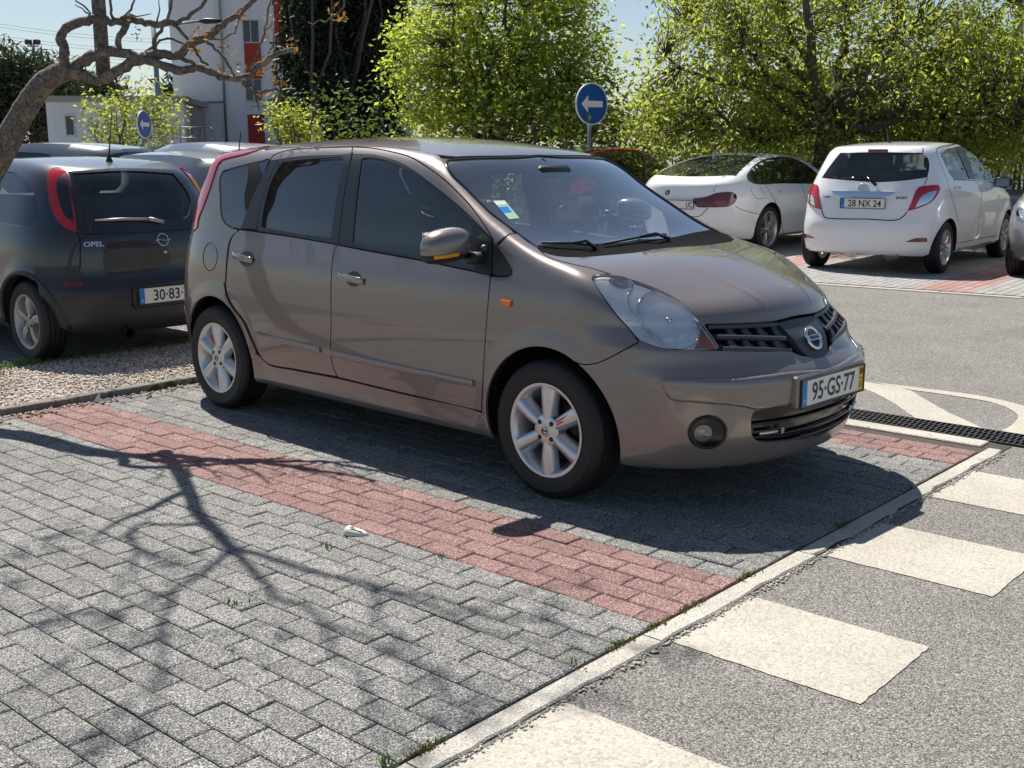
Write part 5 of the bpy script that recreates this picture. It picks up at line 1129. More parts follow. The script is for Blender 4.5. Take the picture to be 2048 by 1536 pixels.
# --- white four-door fastback, behind the bonnet
BB = Body(W=[(.12, .80), (.2, .84), (.4, .885), (.6, .908), (.75, .912), (.88, .892), (.97, .855), (1.05, .80), (1.15, .735), (1.25, .665), (1.33, .60), (1.42, .50)],
          top=[(1.0, .45), (.75, .66), (.4, .78), (0, .87), (-.4, .965), (-.58, 1.04), (-.95, 1.225), (-1.35, 1.342), (-1.75, 1.386), (-2.2, 1.372), (-2.6, 1.315), (-3.0, 1.225), (-3.4, 1.10), (-3.62, 1.03), (-3.78, 1.0), (-4.0, .97)],
          F=[(.1, .66), (.3, .76), (.5, .78), (.65, .72), (.8, .55), (1.0, .4), (1.6, .3)],
          R=[(.15, -3.60), (.3, -3.74), (.45, -3.80), (.6, -3.83), (.75, -3.82), (.88, -3.80), (.97, -3.78), (1.05, -3.70), (1.2, -3.5), (1.5, -3.4)],
          wb=2.81, wr=.33, xcf=.0, nf=2.4, xcr=-3.0, nr=2.8, bow=.16, crown=.09, zb=.2, k=[(-4, .05), (-3, .06), (-.3, .06), (.4, .1)], flare=.016, arch=.38, plan=.010, xm=-1.5, pose=(-6.554, 12.53, .072, 1.65))
ZB = Z(1230, 270, 4.763)
M['white2'] = paint('white_paint_cool', (.82, .83, .84), 0.0, .28, dust=.04, dustcol=(.6, .58, .54))
bw_side = to_side(BB, ZB((1258, 395), (1300, 325), (1400, 248), (1550, 212), (1700, 225), (1850, 305), (1940, 385, 1), (1880, 462, 1), (1600, 458), (1320, 458), (1270, 430)))
bm_rw = [(-2.42, -.47, 1), (-2.36, -.25), (-2.34, 0), (-2.36, .25), (-2.42, .47, 1), (-2.9, .57), (-3.40, .66, 1), (-3.47, .35), (-3.50, 0), (-3.47, -.35), (-3.40, -.66, 1), (-2.9, -.57)]
bm_ = bgcar('fastback_car', BB, 'white fastback saloon seen from behind, left of the white hatchback', M['white2'], [bw_side], None, (-.62, -1.30, .66, .56), ('twin', .33, .240, .22, .78, .375, pmat('bicolour_alloy', (.50, .48, .46), .3, .8)), M['glass_dark'], cavity=False, seats=False)
for o in bm_.children:
    if o.name.startswith(('side_window', 'windscreen')): o.data.materials[0] = M['glass_black']
panel(BB, 'rear_window', bm_rw, M['glass_black'], bm_, off=.002, flange=.004, step=.06, gap=0, mode='top')
bt = panel(BB, 'tail_lamp', to_rear(BB, ZB((742, 606, 1), (800, 600), (880, 585), (960, 555), (1060, 543), (1130, 550), (1160, 590), (1145, 640), (1090, 678), (900, 688), (790, 685), (755, 650))), M['red_dark'], bm_, off=.006, flange=.02, step=.04, gap=0, mode='rear', mirror='copy')
panel(BB, 'bright_band', to_rear(BB, ZB((945, 640, 1), (1040, 630, 1), (1045, 645, 1), (950, 655, 1))), M['red_lens'], bt[0], off=.009, flange=.002, step=.03, gap=0, mode='rear')  # brighter red strip set on the dark lens
_e = to_rear(BB, ZB((500, 548)))[0]; _E = BB.hit_end([_e], -1)[0]; q = MB(); q.lathe([(.001, -.012), (.036, -.010), (.040, -.004), (.040, .01)], 24, 'x', _E); _q = q.build('maker_emblem', M['ink'], bm_); q = MB(); [q.add([_E+np.array([-.0135, s1*.003, s2*.003]), _E+np.array([-.0135, s1*.025, s2*.003]), _E+np.array([-.0135, s1*.018, s2*.018]), _E+np.array([-.0135, s1*.003, s2*.025])], [(0, 1, 2, 3)], 0 if s1*s2 > 0 else 1) for s1 in (-1, 1) for s2 in (-1, 1)]; q.build('emblem_quarters', None, _q, False, mats=[M['white_ink'], M['plate_blue']])
_p = to_rear(BB, ZB((560, 660)))[0]; end_plate(BB, bm_, '>UC', _p[1], yc=0.0)
seam(BB, bm_, ZB((968, 478), (945, 520), (938, 545)), .008); seam(BB, bm_, ZB((890, 690), (800, 775), (700, 775)), .010); seam(BB, bm_, ZB((1148, 680), (1200, 708), (1300, 738), (1380, 757)), .008)
seam(BB, bm_, ZB((1430, 470), (1500, 580), (1560, 720), (1605, 940)), .008); seam(BB, bm_, ZB((1580, 945), (1750, 940)), .008); seam(BB, bm_, ZB((1292, 500), (1310, 560), (1345, 602), (1430, 598), (1410, 530), (1380, 500)), .006); seam(BB, bm_, ZB((1770, 470), (1810, 560), (1820, 640)), .007)
_h = BB.hit_px(ZB((965, 195)))[0]; q = MB(); q.add([_h+np.array(v) for v in ((.09, 0, -.02), (-.09, .03, -.02), (-.09, -.03, -.02), (-.06, 0, .06), (-.10, 0, .055))], [(0, 1, 3), (0, 3, 2), (1, 4, 3), (2, 3, 4), (1, 2, 4)]); q.build('shark_fin_aerial', M['white2'], bm_, smooth=False)
A = BB.hit_px(ZB((1550, 540)))[0]
for sg in (-1, 1): q = MB(); q.box((A[0], sg*(abs(A[1])+.008), A[2]), (.20, .03, .032), bev=.012); q.build('door_handle', M['white2'], bm_, angle=50)
car_mirror(bm_, -.75, .96, .98, M['white2'])
# --- black three-door hatchback, left
OB = Body(W=[(.12, .74), (.2, .775), (.35, .805), (.5, .822), (.65, .820), (.8, .808), (.92, .782), (1.05, .735), (1.2, .675), (1.32, .615), (1.42, .54), (1.5, .48)],
          top=[(.95, .45), (.75, .64), (.5, .78), (.2, .88), (-.05, .95), (-.22, 1.01), (-.5, 1.18), (-.85, 1.355), (-1.2, 1.42), (-1.6, 1.440), (-2.1, 1.425), (-2.4, 1.395), (-2.65, 1.35), (-2.9, 1.29), (-3.1, 1.2)],
          F=[(.1, .60), (.25, .71), (.4, .74), (.55, .72), (.7, .63), (.85, .5), (1.0, .36), (1.6, .3)],
          R=[(.12, -2.92), (.25, -3.02), (.4, -3.065), (.52, -3.07), (.58, -3.03), (.7, -3.0), (.85, -2.985), (.95, -2.95), (1.05, -2.89), (1.2, -2.79), (1.35, -2.68), (1.45, -2.6)],
          wb=2.491, wr=.29, xcf=.05, nf=2.4, xcr=-2.15, nr=3.2, bow=.18, crown=.09, zb=.2, k=[(-4, .06), (-2, .075), (-.3, .06), (.4, .12)], flare=.016, arch=.345, pose=(-7.347, -.255, .02, 3.169))
ZO = Z(0, 260, 3.268)
M['navy'] = paint('black_blue_paint', (.010, .013, .018), .1, .35, dust=.05, dustcol=(.20, .19, .17))
op_rw = to_rear(OB, ZO((470, 285, 1), (820, 268), (1130, 285, 1), (1240, 440), (1230, 560), (1200, 580, 1), (900, 590), (600, 592, 1), (560, 520)))
op_s = [(-2.58, 1.00), (-2.50, 1.14), (-2.35, 1.25), (-2.1, 1.32), (-1.85, 1.335, 1), (-1.80, .97, 1), (-2.2, .97), (-2.5, .965)]
op_s2 = [(-1.70, .97, 1), (-1.74, 1.335, 1), (-1.3, 1.33), (-.95, 1.24), (-.65, 1.05), (-.55, .95, 1), (-1.1, .96)]
op = bgcar('hatchback', OB, 'dusty black three-door hatchback on the left, plate 30-83-TF', M['navy'], [op_s, op_s2], op_rw, (-.28, -.85, .64, .54), ('five', .29, .190, .175, .715, .335, M['alloy_dull']), M['glass_mid'])
panel(OB, 'window_mask', to_rear(OB, ZO((442, 270, 1), (820, 248), (1158, 264, 1), (1300, 420), (1278, 560), (1262, 640, 1), (900, 668), (522, 676, 1), (492, 500))), M['glass_black'], op, off=.0015, flange=.004, step=.04, gap=0, mode='rear', hole=op_rw)
ol = panel(OB, 'tail_lamp', to_rear(OB, ZO((340, 252), (312, 300), (315, 400), (340, 520), (385, 605), (440, 648), (503, 666, 1), (497, 600), (486, 520), (460, 400), (432, 270, 1), (400, 248))), M['red_lens'], op, off=.005, flange=.02, step=.03, gap=0, mode='rear', mirror='copy')
panel(OB, 'smoked_lens', to_rear(OB, ZO((428, 285, 1), (455, 400), (483, 600, 1), (440, 578), (398, 500), (375, 400), (380, 320))), M['trim_black'], ol[0], off=.008, flange=.003, step=.03, gap=0, mode='rear')
M['bumper_grey'] = pmat('bumper_dark', (.026, .028, .032), .38, noise=(6, .4))
ob_ = panel(OB, 'rear_bumper', to_rear(OB, ZO((225, 897, 1), (520, 886, 1), (532, 945), (850, 952), (1262, 908, 1)))+[(-.76, .50), (-.77, .34), (-.68, .245, 1), (0, .235), (.66, .245, 1), (.74, .33), (.77, .46)], M['bumper_grey'], op, off=.012, flange=.03, step=.04, gap=0, mode='rear')
panel(OB, 'bumper_reflector', to_rear(OB, ZO((415, 1000, 1), (550, 990, 1), (552, 1028, 1), (420, 1035, 1))), M['red_dark'], op, off=.016, flange=.004, step=.04, gap=0, mode='rear')
_p = OB.hit_px(ZO((889, 1088)))[0]; end_plate(OB, op, '30·83·TF', _p[2], lift=.012)
q = MB(); pr = OB.hit_end([(0, _p[2])], -1)[0]; q.box((pr[0]-.008, 0, _p[2]), (.02, .60, .17), bev=.008); q.build('plate_recess', M['bumper_grey'], op, angle=40)
_e = to_rear(OB, ZO((1062, 717)))[0]; ring_on(OB, op, 'maker_emblem', _e, .042, .042, M['alloy'], .0045); _E = OB.hit_end([_e], -1)[0]; q = MB(); q.tube([_E+(-.010, .062, .0), _E+(-.010, -.012, .006), _E+(-.010, .012, -.006), _E+(-.010, -.062, .0)], .0035, 5); q.build('emblem_bolt', M['alloy'], op)
_t = to_rear(OB, ZO((612, 748)))[0]; text_rear(OB, op, 'maker_lettering', 'OPEL', _t[0], _t[1], .048, 1.2, M['alloy'])
_k = OB.hit_px(ZO((1078, 797)))[0]; q = MB(); q.lathe([(.001, -.012), (.012, -.012), (.014, 0)], 12, 'x', _k); q.build('lock', M['alloy'], op)
seam(OB, op, ZO((505, 668), (520, 700), (524, 900)), .009); seam(OB, op, ZO((522, 680), (900, 672), (1262, 645)), .006)
A, D, E_ = OB.hit_px(ZO((612, 590), (960, 580), (1060, 600))); q = MB(); q.tube([A+(-.02, 0, 0), (A+D)/2+(-.035, 0, .004), D+(-.03, 0, 0)], [.007, .012, .010], 6); q.tube([D+(-.03, 0, 0), E_+(-.015, 0, 0)], .016, 6); q.build('rear_wiper', M['alloy_dull'], op)
_h = OB.hit_px(ZO((715, 205)))[0]; q = MB(); q.tube([_h+(0, 0, -.02), _h+(0, 0, .03), _h+(-.01, 0, .05)], [.035, .016, .008], 8); q.tube([_h+(0, 0, .04), _h+(-.11, .01, .36)], [.006, .003], 6); q.build('aerial', M['black_plastic'], op)
q = MB(); _x = OB.hit_px(ZO((770, 1270)))[0]; q.tube([(-3.07, .33, .21), (-2.7, .33, .24)], .035, 12, caps=False); q.tube([(-3.0, .33, .21), (-2.7, .33, .24)], .030, 12); q.build('exhaust_pipe', M['dark_metal'], op)
for ax in (-2.491,):
    for sg in (-1, 1):
        P = OB.hit_side([(ax+.348*math.cos(t), .29+.348*math.sin(t)) for t in np.linspace(-.1, math.pi+.1, 28)], sg); q = MB(); q.tube(P, .018, 8); q.build('arch_trim', M['bumper_grey'], op)
car_mirror(op, -.62, .88, .98, M['black_plastic'])
# --- plain cars of the rows behind, mostly hidden
def plain_hatch(pose, mat, label, sc=1.0, group=None, cavity=False, hgt=1.0, glassm=None, wheels=True):
    b = Body(W=[(.12*hgt, .74), (.2*hgt, .78), (.35*hgt, .82), (.6*hgt, .845), (.8*hgt, .83), (.95*hgt, .79), (1.1*hgt, .735), (1.25*hgt, .67), (1.38*hgt, .60), (1.5*hgt, .52)],
             top=[(1.0, .45*hgt), (.75, .68*hgt), (.4, .86*hgt), (-.1, .99*hgt), (-.3, 1.06*hgt), (-.6, 1.24*hgt), (-.95, 1.40*hgt), (-1.4, 1.47*hgt), (-1.9, 1.47*hgt), (-2.5, 1.43*hgt), (-2.9, 1.36*hgt), (-3.3, 1.22*hgt)],
             F=[(.1, .7), (.3, .82), (.5, .84), (.7, .75), (.9, .55), (1.2, .35), (1.6, .3)], R=[(.15, -3.1), (.4, -3.25), (.6, -3.27), (.85, -3.22), (1.0, -3.14), (1.2, -3.0), (1.4, -2.85), (1.6, -2.75)],
             wb=2.6, wr=.31, xcf=.05, nf=2.4, xcr=-2.35, nr=3.2, bow=.2, crown=.08, zb=.2, k=[(-4, .06), (-.3, .06), (.4, .12)], arch=.36, pose=pose)
    h = hgt; s1 = [(-2.15, .98*h), (-2.05, 1.28*h), (-1.45, 1.36*h, 1), (-1.42, .97*h, 1)]; s2 = [(-1.36, .97*h, 1), (-1.38, 1.36*h, 1), (-1.0, 1.30*h), (-.55, 1.08*h), (-.40, .96*h, 1)]; s3 = [(-2.24, 1.0*h), (-2.16, 1.26*h), (-2.5, 1.18*h), (-2.62, 1.05*h), (-2.5, 1.0*h)]
    rw = [(-.58, 1.0*h, 1), (-.52, 1.28*h), (-.40, 1.33*h), (.40, 1.33*h), (.52, 1.28*h), (.58, 1.0*h, 1)]
    r = bgcar('parked_car', b, label, mat, [s1, s2, s3], rw, (-.38, -.95, .64, .54), ('five' if wheels else None, .31, .20, .185, .735, .35, M['alloy_dull']), glassm or M['glass_black'], group, cavity=cavity, seats=cavity)
    t_ = panel(b, 'tail_lamp', [(-.60, .98*h, 1), (-.74, .98*h), (-.78, .80*h), (-.62, .74*h, 1)], M['red_lens'], r, off=.006, flange=.02, step=.05, gap=0, mode='rear', mirror='copy')
    panel(b, 'headlight', [(-.50, .70*h, 1), (-.72, .78*h), (-.70, .66*h), (-.5, .62*h, 1)], M['silver_refl'], r, off=.004, flange=.01, step=.05, gap=0, mode='front', mirror='copy')
    panel(b, 'grille', [(-.42, .68*h, 1), (.42, .68*h, 1), (.38, .58*h, 1), (-.38, .58*h, 1)], M['gloss_black'], r, off=.003, flange=.01, step=.06, gap=0, mode='front')
    return b, r
M['silver'] = paint('silver_paint', (.45, .46, .47), .75, .3, dust=.05)
M['grey'] = paint('grey_paint', (.22, .23, .24), .7, .3, dust=.05)
M['blackcar'] = paint('black_paint', (.008, .009, .010), .1, .3, dust=.03)
h3 = 3.169
def near_px(u, dep, z=.02): p = CAM_O+np.array([(u-1024)/CAM_F*dep, (300-768)/CAM_F*dep, dep]) @ CAM_M; return p
b1, r1 = plain_hatch((-9.3, 2.0, .02, h3), M['grey'], 'grey hatchback roof and rear window right behind the black hatchback', group='cars parked in the rows behind', hgt=1.01)
q = MB(); P = b1.hit_top([(-2.5, 0)])[0]; q.tube([P, P+(0, 0, .03)], .03, 8); q.tube([P, P+(-.06, 0, .22)], .006, 5); q.build('aerial', M['black_plastic'], r1)
_n = near_px(70, 15.0); b2, r2 = plain_hatch((_n[0]+1.2*math.cos(YAW+1.25), _n[1]+1.2*math.sin(YAW+1.25), .02, YAW+1.25), M['grey'], 'grey car whose roof shows beyond the black hatchback at the far left', group='cars parked in the rows behind', hgt=1.10)
_n = near_px(480, 15.0); b3, r3 = plain_hatch((_n[0]-2.3, _n[1], .02, h3), M['silver'], 'silver car roof showing just left of the red tail lamp', group='cars parked in the rows behind', hgt=1.10)
b4, r4 = plain_hatch((-9.4, 12.3, .07, 1.60), M['blackcar'], 'black car with red roof line partly hidden behind the windscreen', group='cars parked in the far bays', hgt=1.02)
strip(b4, 'roof_line', [(-2.7, 1.36), (-2.1, 1.445), (-1.4, 1.44), (-.95, 1.36), (-.5, 1.12)], .03, M['red_ink'], r4, off=.004, thick=.004, mode='side', step=.1, mirror='copy')
_h5 = 1.684-math.pi+.06; _s = gnd(2022, 549, .075); _s = _s-np.array([math.sin(_h5)*.80, -math.cos(_h5)*.80, 0])
b5, r5 = plain_hatch((_s[0], _s[1], .075, _h5), M['silver'], 'silver car whose front corner enters at the right edge', group='cars parked in the far bays')
# ------------------------------------------------------------------ trees
def leaf_mat(name, col, tcol, tr=.5, var=.35, rough=.5):
    m = bpy.data.materials.new(name); m.use_nodes = True; t = m.node_tree; N, L = t.nodes, t.links; b = N['Principled BSDF']; out = N['Material Output']
    at = N.new('ShaderNodeAttribute'); at.attribute_name = 'rnd'
    def mix(c):
        x = N.new('ShaderNodeMix'); x.data_type = 'RGBA'; x.inputs[6].default_value = (*[k*(1-var) for k in c], 1); x.inputs[7].default_value = (*[min(1, k*(1+var)) for k in c], 1); L.new(at.outputs['Fac'], x.inputs[0]); return x
    L.new(mix(col).outputs[2], b.inputs['Base Color']); b.inputs['Roughness'].default_value = rough; b.inputs['Specular IOR Level'].default_value = .35
    tl = N.new('ShaderNodeBsdfTranslucent'); L.new(mix(tcol).outputs[2], tl.inputs[0])
    ms = N.new('ShaderNodeMixShader'); ms.inputs[0].default_value = tr; L.new(b.outputs[0], ms.inputs[1]); L.new(tl.outputs[0], ms.inputs[2]); L.new(ms.outputs[0], out.inputs[0]); return m
M['bark'] = pmat('bark', (.085, .068, .052), .95, bump=(40, .8), noise=(8, .5))
def lichen_bark():
    m, t, b = newmat('lichen_bark'); N, L = t.nodes, t.links; b.inputs['Roughness'].default_value = .95
    tc = N.new('ShaderNodeTexCoord'); n1 = N.new('ShaderNodeTexNoise'); n1.inputs['Scale'].default_value = 16; n1.inputs['Detail'].default_value = 6; L.new(tc.outputs['Object'], n1.inputs['Vector'])
    n2 = N.new('ShaderNodeTexNoise'); n2.inputs['Scale'].default_value = 60; n2.inputs['Detail'].default_value = 6; L.new(tc.outputs['Object'], n2.inputs['Vector'])
    c1 = N.new('ShaderNodeValToRGB'); e = c1.color_ramp.elements; e[0].position = .35; e[0].color = (.07, .062, .055, 1); e[1].position = .7; e[1].color = (.22, .19, .16, 1); L.new(n2.outputs['Fac'], c1.inputs[0])
    r = N.new('ShaderNodeMapRange'); r.inputs[1].default_value = .56; r.inputs[2].default_value = .64; L.new(n1.outputs['Fac'], r.inputs[0])
    mx = N.new('ShaderNodeMix'); mx.data_type = 'RGBA'; mx.inputs[7].default_value = (.24, .21, .11, 1); L.new(r.outputs[0], mx.inputs[0]); L.new(c1.outputs[0], mx.inputs[6]); L.new(mx.outputs[2], b.inputs['Base Color'])
    bp = N.new('ShaderNodeBump'); bp.inputs['Strength'].default_value = .9; bp.inputs['Distance'].default_value = .01; L.new(n2.outputs['Fac'], bp.inputs['Height']); L.new(bp.outputs[0], b.inputs['Normal']); return m
M['lichen'] = lichen_bark()
def leaf_cloud(name, C, mat, parent, size, n, spread, droop=.4, aspect=.5, seed=1, fold=True, up=None):
    """n leaves around each spray centre C: each leaf two faces folded along the midrib"""
    r = np.random.default_rng(seed); C = np.repeat(np.asarray(C, float), n, axis=0); m = len(C)
    P = C+r.normal(0, 1, (m, 3))*np.asarray(spread)
    az = r.uniform(0, 2*np.pi, m); el = r.normal(-droop, .45, m)
    D = np.c_[np.cos(az)*np.cos(el), np.sin(az)*np.cos(el), np.sin(el)]
    if up is not None: D = D*.5+np.asarray(up); D /= np.linalg.norm(D, axis=1)[:, None]
    X = r.normal(0, 1, (m, 3)); W_ = np.cross(D, X); W_ /= np.maximum(np.linalg.norm(W_, axis=1), 1e-6)[:, None]; Nn = np.cross(W_, D)
    s = size*r.uniform(.6, 1.3, m)[:, None]; w_ = s*aspect
    a = P; tip = P+D*s-Nn*s*.12; mid = P+D*s*.45; l = mid-W_*w_*.5+Nn*w_*.18; q = mid+W_*w_*.5+Nn*w_*.18
    V = np.stack([a, l, tip, q], 1).reshape(-1, 3); i = np.arange(m)*4
    F = np.stack([np.stack([i, i+1, i+2], 1), np.stack([i, i+2, i+3], 1)], 1).reshape(-1, 3)
    me = bpy.data.meshes.new(name); me.vertices.add(len(V)); me.vertices.foreach_set('co', V.astype(np.float32).ravel()); me.loops.add(len(F)*3); me.loops.foreach_set('vertex_index', F.astype(np.int32).ravel()); me.polygons.add(len(F)); me.polygons.foreach_set('loop_start', np.arange(0, len(F)*3, 3, dtype=np.int32)); me.update()
    me.materials.append(mat); at = me.attributes.new('rnd', 'FLOAT', 'FACE'); at.data.foreach_set('value', np.repeat(r.random(m), 2).astype(np.float32))
    o = bpy.data.objects.new(name, me); COL.objects.link(o); o.parent = parent; return o
def wander(a, b, k=6, amp=.06, r=None, sag=0.0):
    r = r or rng; t = np.linspace(0, 1, k)[:, None]; L_ = np.linalg.norm(np.asarray(b)-a); P = np.asarray(a)*(1-t)+np.asarray(b)*t
    w_ = r.normal(0, amp*L_/k**.5, (k, 3)).cumsum(0)*np.sin(np.pi*t); P = P+w_; P[:, 2] += sag*L_*np.sin(np.pi*t[:, 0]); return P
def tree(name, label, base, fork_z, trunk_r, clusters, leafm, leaf, per, spread, nlimb=12, seed=3, group=None, droop=.4, aspect=.5, bark='bark', lean=(0, 0), limbs=(), twig=.006, limb_r=.35, cat='tree', stems=1, shellb=.35, zmin=None):
    """trunk, limbs and a crown of leaf sprays inside the ellipsoid clusters [(centre, radii, sprays)] (world space)"""
    r = np.random.default_rng(seed); base = np.asarray(base, float); root = empty(name, base, 0, label, cat, group)
    fork = base+np.array([lean[0], lean[1], fork_z]); C = []
    for c, rad, n in clusters:
        d = r.normal(0, 1, (n, 3)); d /= np.linalg.norm(d, axis=1)[:, None]; q = r.random(n)[:, None]**shellb; C.append(np.asarray(c)+d*q*np.asarray(rad))
    C = np.concatenate(C)
    if zmin is not None: C = C[C[:, 2] > zmin]
    mb = MB(); paths = []
    for s_ in range(stems):
        b0 = np.array([0, 0, 0.])+(r.normal(0, trunk_r*1.5, 3)*[1, 1, 0] if s_ else 0); f0 = fork-base+(r.normal(0, trunk_r*4, 3)*[1, 1, .3] if s_ else 0)
        P = wander(b0-np.array([0, 0, .1]), f0, 8, .03, r); rr = np.linspace(trunk_r*1.0, trunk_r*.7, 8); rr[0] *= 1.35; mb.tube(P, rr, 10); paths.append((P, rr))
    tr = mb.build('trunk', M[bark], root)
    br = MB(); idx = r.choice(len(C), min(nlimb, len(C)), replace=False); targets = [C[i] for i in idx]+[np.asarray(l) for l in limbs]
    nodes, nrad = [], []
    for P, rr in paths: nodes += list(P[len(P)//2:]); nrad += list(rr[len(P)//2:])
    for k, T in enumerate(targets):
        st = paths[k % stems][0][-1-int(r.integers(0, 2))]; P = wander(st, T-base, 9, .10, r, sag=.06); rr = np.linspace(trunk_r*(limb_r+.25*r.random()), trunk_r*.08+.004, 9); br.tube(P, rr, 7); nodes += list(P[2:]); nrad += list(rr[2:])
    nodes = np.array(nodes)
    for c in C:
        d = np.linalg.norm(nodes-(c-base), axis=1)+.4*np.maximum(0, nodes[:, 2]-(c-base)[2]); j = int(np.argmin(d))
        if d[j] > .12: br.tube(wander(nodes[j], c-base, 4, .10, r), np.linspace(min(twig*2.0, nrad[j]*.6+.002), twig*.4, 4), 4, caps=False)
    br.build('branches', M[bark], root)
    leaf_cloud('crown', C-base, leafm, root, leaf, per, spread, droop, aspect, seed+5)
    return root
def D(u, v, dep): return at_depth(u, v, dep)
def ground_at(u, dep, z=0.0): p = D(u, 500, dep); return np.array([p[0], p[1], z])
def pxr(px, dep): return px*dep/CAM_F
RIGHT, FWD = CAM_M[0], np.array([math.cos(YAW), math.sin(YAW), 0])
LM_A = leaf_mat('leaf_box_elder', (.14, .175, .04), (.50, .57, .08), .55)
LM_B = leaf_mat('leaf_spring_green', (.155, .21, .04), (.60, .70, .09), .55)
LM_C = leaf_mat('leaf_young', (.16, .20, .04), (.52, .58, .08), .5)
LM_D = leaf_mat('needles_dark', (.022, .036, .018), (.03, .05, .015), .2, .5)
LM_P = leaf_mat('needles_pine', (.035, .058, .022), (.05, .075, .02), .2, .5)
LM_H = leaf_mat('leaf_hedge', (.05, .085, .02), (.13, .20, .025), .4)
LM_O = leaf_mat('leaf_bud', (.26, .13, .04), (.45, .25, .05), .4)
# big box elder on the right
dep = 18.5
def cl(u, v, d, rx, rz, n, ry=None): return (D(u, v, d), (pxr(rx, d), pxr(ry or rx, d), pxr(rz, d)), n)
T1 = tree('box_elder', 'large spreading tree with dark trunk behind the white hatchback', ground_at(1648, dep, .07), 2.0, .17,
          [cl(1700, 120, 18.5, 300, 150, 560), cl(1420, 150, 18.0, 170, 140, 210), cl(1950, 180, 17.6, 190, 180, 520), cl(1650, -80, 18.5, 420, 120, 420), cl(1560, 260, 18.6, 200, 60, 230), cl(1880, 290, 18.8, 170, 60, 260), cl(1340, 240, 18.6, 95, 80, 110), cl(2150, 150, 18, 200, 220, 250), cl(1480, 20, 18.4, 170, 80, 110)],
          LM_A, .105, 17, .17, 14, 11, droop=.55, aspect=.42, limbs=[D(1420, 205, 18), D(1330, 110, 18), D(1480, 60, 18.3), D(1700, 30, 18.5), D(1850, 60, 18), D(1950, 190, 17.8), D(1560, 20, 18.4)], limb_r=.42, zmin=1.35)
# dense bright tree in the middle
T2 = tree('leafy_tree', 'dense bright spring-green tree behind the roof of the front car', ground_at(1010, 21.5, .05), 1.2, .10,
          [cl(1000, 60, 21.5, 200, 190, 560), cl(880, 130, 21.3, 110, 130, 220), cl(1120, 120, 21.5, 120, 150, 300), cl(1000, 220, 21.5, 210, 60, 260), cl(1010, -110, 21.5, 170, 110, 200), cl(1200, 250, 21.8, 80, 45, 70)],
          LM_B, .105, 19, .15, 18, 21, droop=.3, aspect=.5, stems=3, limb_r=.4)
# loose young tree by the left sign
T3 = tree('young_tree', 'thin young tree with yellow-green leaves around the left round sign', ground_at(262, 26.5, .02), 1.3, .05,
          [cl(262, 245, 26.5, 85, 50, 70), cl(215, 225, 26.5, 50, 40, 30), cl(310, 230, 26.8, 50, 55, 40), cl(270, 180, 26.5, 60, 40, 14), cl(230, 290, 26.5, 60, 25, 40)],
          LM_C, .11, 11, .18, 10, 31, droop=.2, aspect=.5, stems=3, twig=.004, limb_r=.45)
T7 = tree('small_bush_tree', 'small bright green leafy bush in front of the red and white tower', ground_at(585, 20.0, .02), 1.1, .04,
          [cl(575, 235, 20, 45, 28, 50), cl(600, 262, 20, 45, 22, 40)], LM_C, .09, 10, .13, 6, 33, stems=2, twig=.004)
# dark conifers
for k, (u, wd, dp, top, sd) in enumerate(((640, 55, 33, -260, 41), (705, 62, 34, -300, 42), (765, 60, 35, -280, 43), (600, 34, 34, -40, 44))):
    lab = ('dark tall conifer second from the left in the dark group', 'dark tall conifer third in the group, between two others', 'dark tall conifer at the right end of the dark group', 'dark conifer at the left end, overlapping the white tower')[k]
    cs = []
    for j, vv in enumerate(np.linspace(255, top, 9)): cs.append(cl(u+rng.normal(0, 6), vv, dp, wd*(1-.07*j) if vv < 200 else wd*.75, 42, 95 if k < 3 else 60))
    tree('conifer', lab, ground_at(u, dp, 0), 3.0, .16, cs, LM_D, .26, 18, (.22, .22, .22), 10, sd, group='dark conifers beside the tower', droop=.5, aspect=.22, twig=.01, limb_r=.3)
# stone pines far left
for k, (u, v, rx, rz, dp, lab) in enumerate(((25, 205, 85, 85, 46, 'dark pine at the far left edge behind the leaning tree'), (95, 215, 65, 70, 48, 'dark pine between the far left pine and the low white house'), (370, 200, 40, 16, 90, 'distant pine top above the low white house'), (190, 190, 50, 14, 90, 'distant pine crown left of the low house roof'), (-70, 215, 75, 75, 47, 'dark pine just left of the picture'), (-200, 210, 85, 80, 45, 'dark pine farther out to the left'))):
    tree('pine', lab, ground_at(u, dp, 0), 2.0 if dp < 60 else 2.5, .22, [cl(u, v, dp, rx, rz, 420 if dp < 60 else 110), cl(u, v-rz*.5, dp, rx*.7, rz*.6, 200 if dp < 60 else 40)], LM_P, .40 if dp < 60 else .8, 11, .35 if dp < 60 else .6, 8, 51+k, droop=-.5, aspect=.18, twig=.02, group='pines in the distance')
# hedge mass closing the view under the trees
hp = []
r_ = np.random.default_rng(5)
for u in np.arange(640, 2300, 8.0):
    dp = 23+4*math.sin(u*.01); g_ = ground_at(u, dp, 0)
    for _ in range(9): hp.append(g_+np.array([r_.normal(0, .5), r_.normal(0, .5), r_.uniform(.1, 2.2+.7*math.sin(u*.021))]))
hr = empty('hedge', ground_at(1400, 24, 0), 0, 'ragged green hedge behind the far parking bays', 'hedge'); hb = np.array(hr.location)
leaf_cloud('hedge_leaves', np.array(hp)-hb, LM_H, hr, .13, 13, .24, .3, .5, 77)
q = MB()
for u in np.arange(650, 2300, 45.0): g_ = ground_at(u, 23+4*math.sin(u*.01), 0); q.tube(wander(g_-hb, g_-hb+np.array([r_.normal(0, .3), r_.normal(0, .3), 2.0]), 5, .1), [.03, .026, .02, .014, .008], 5)
tag(q.build('hedge_stems', M['bark'], hr), kind='stuff')
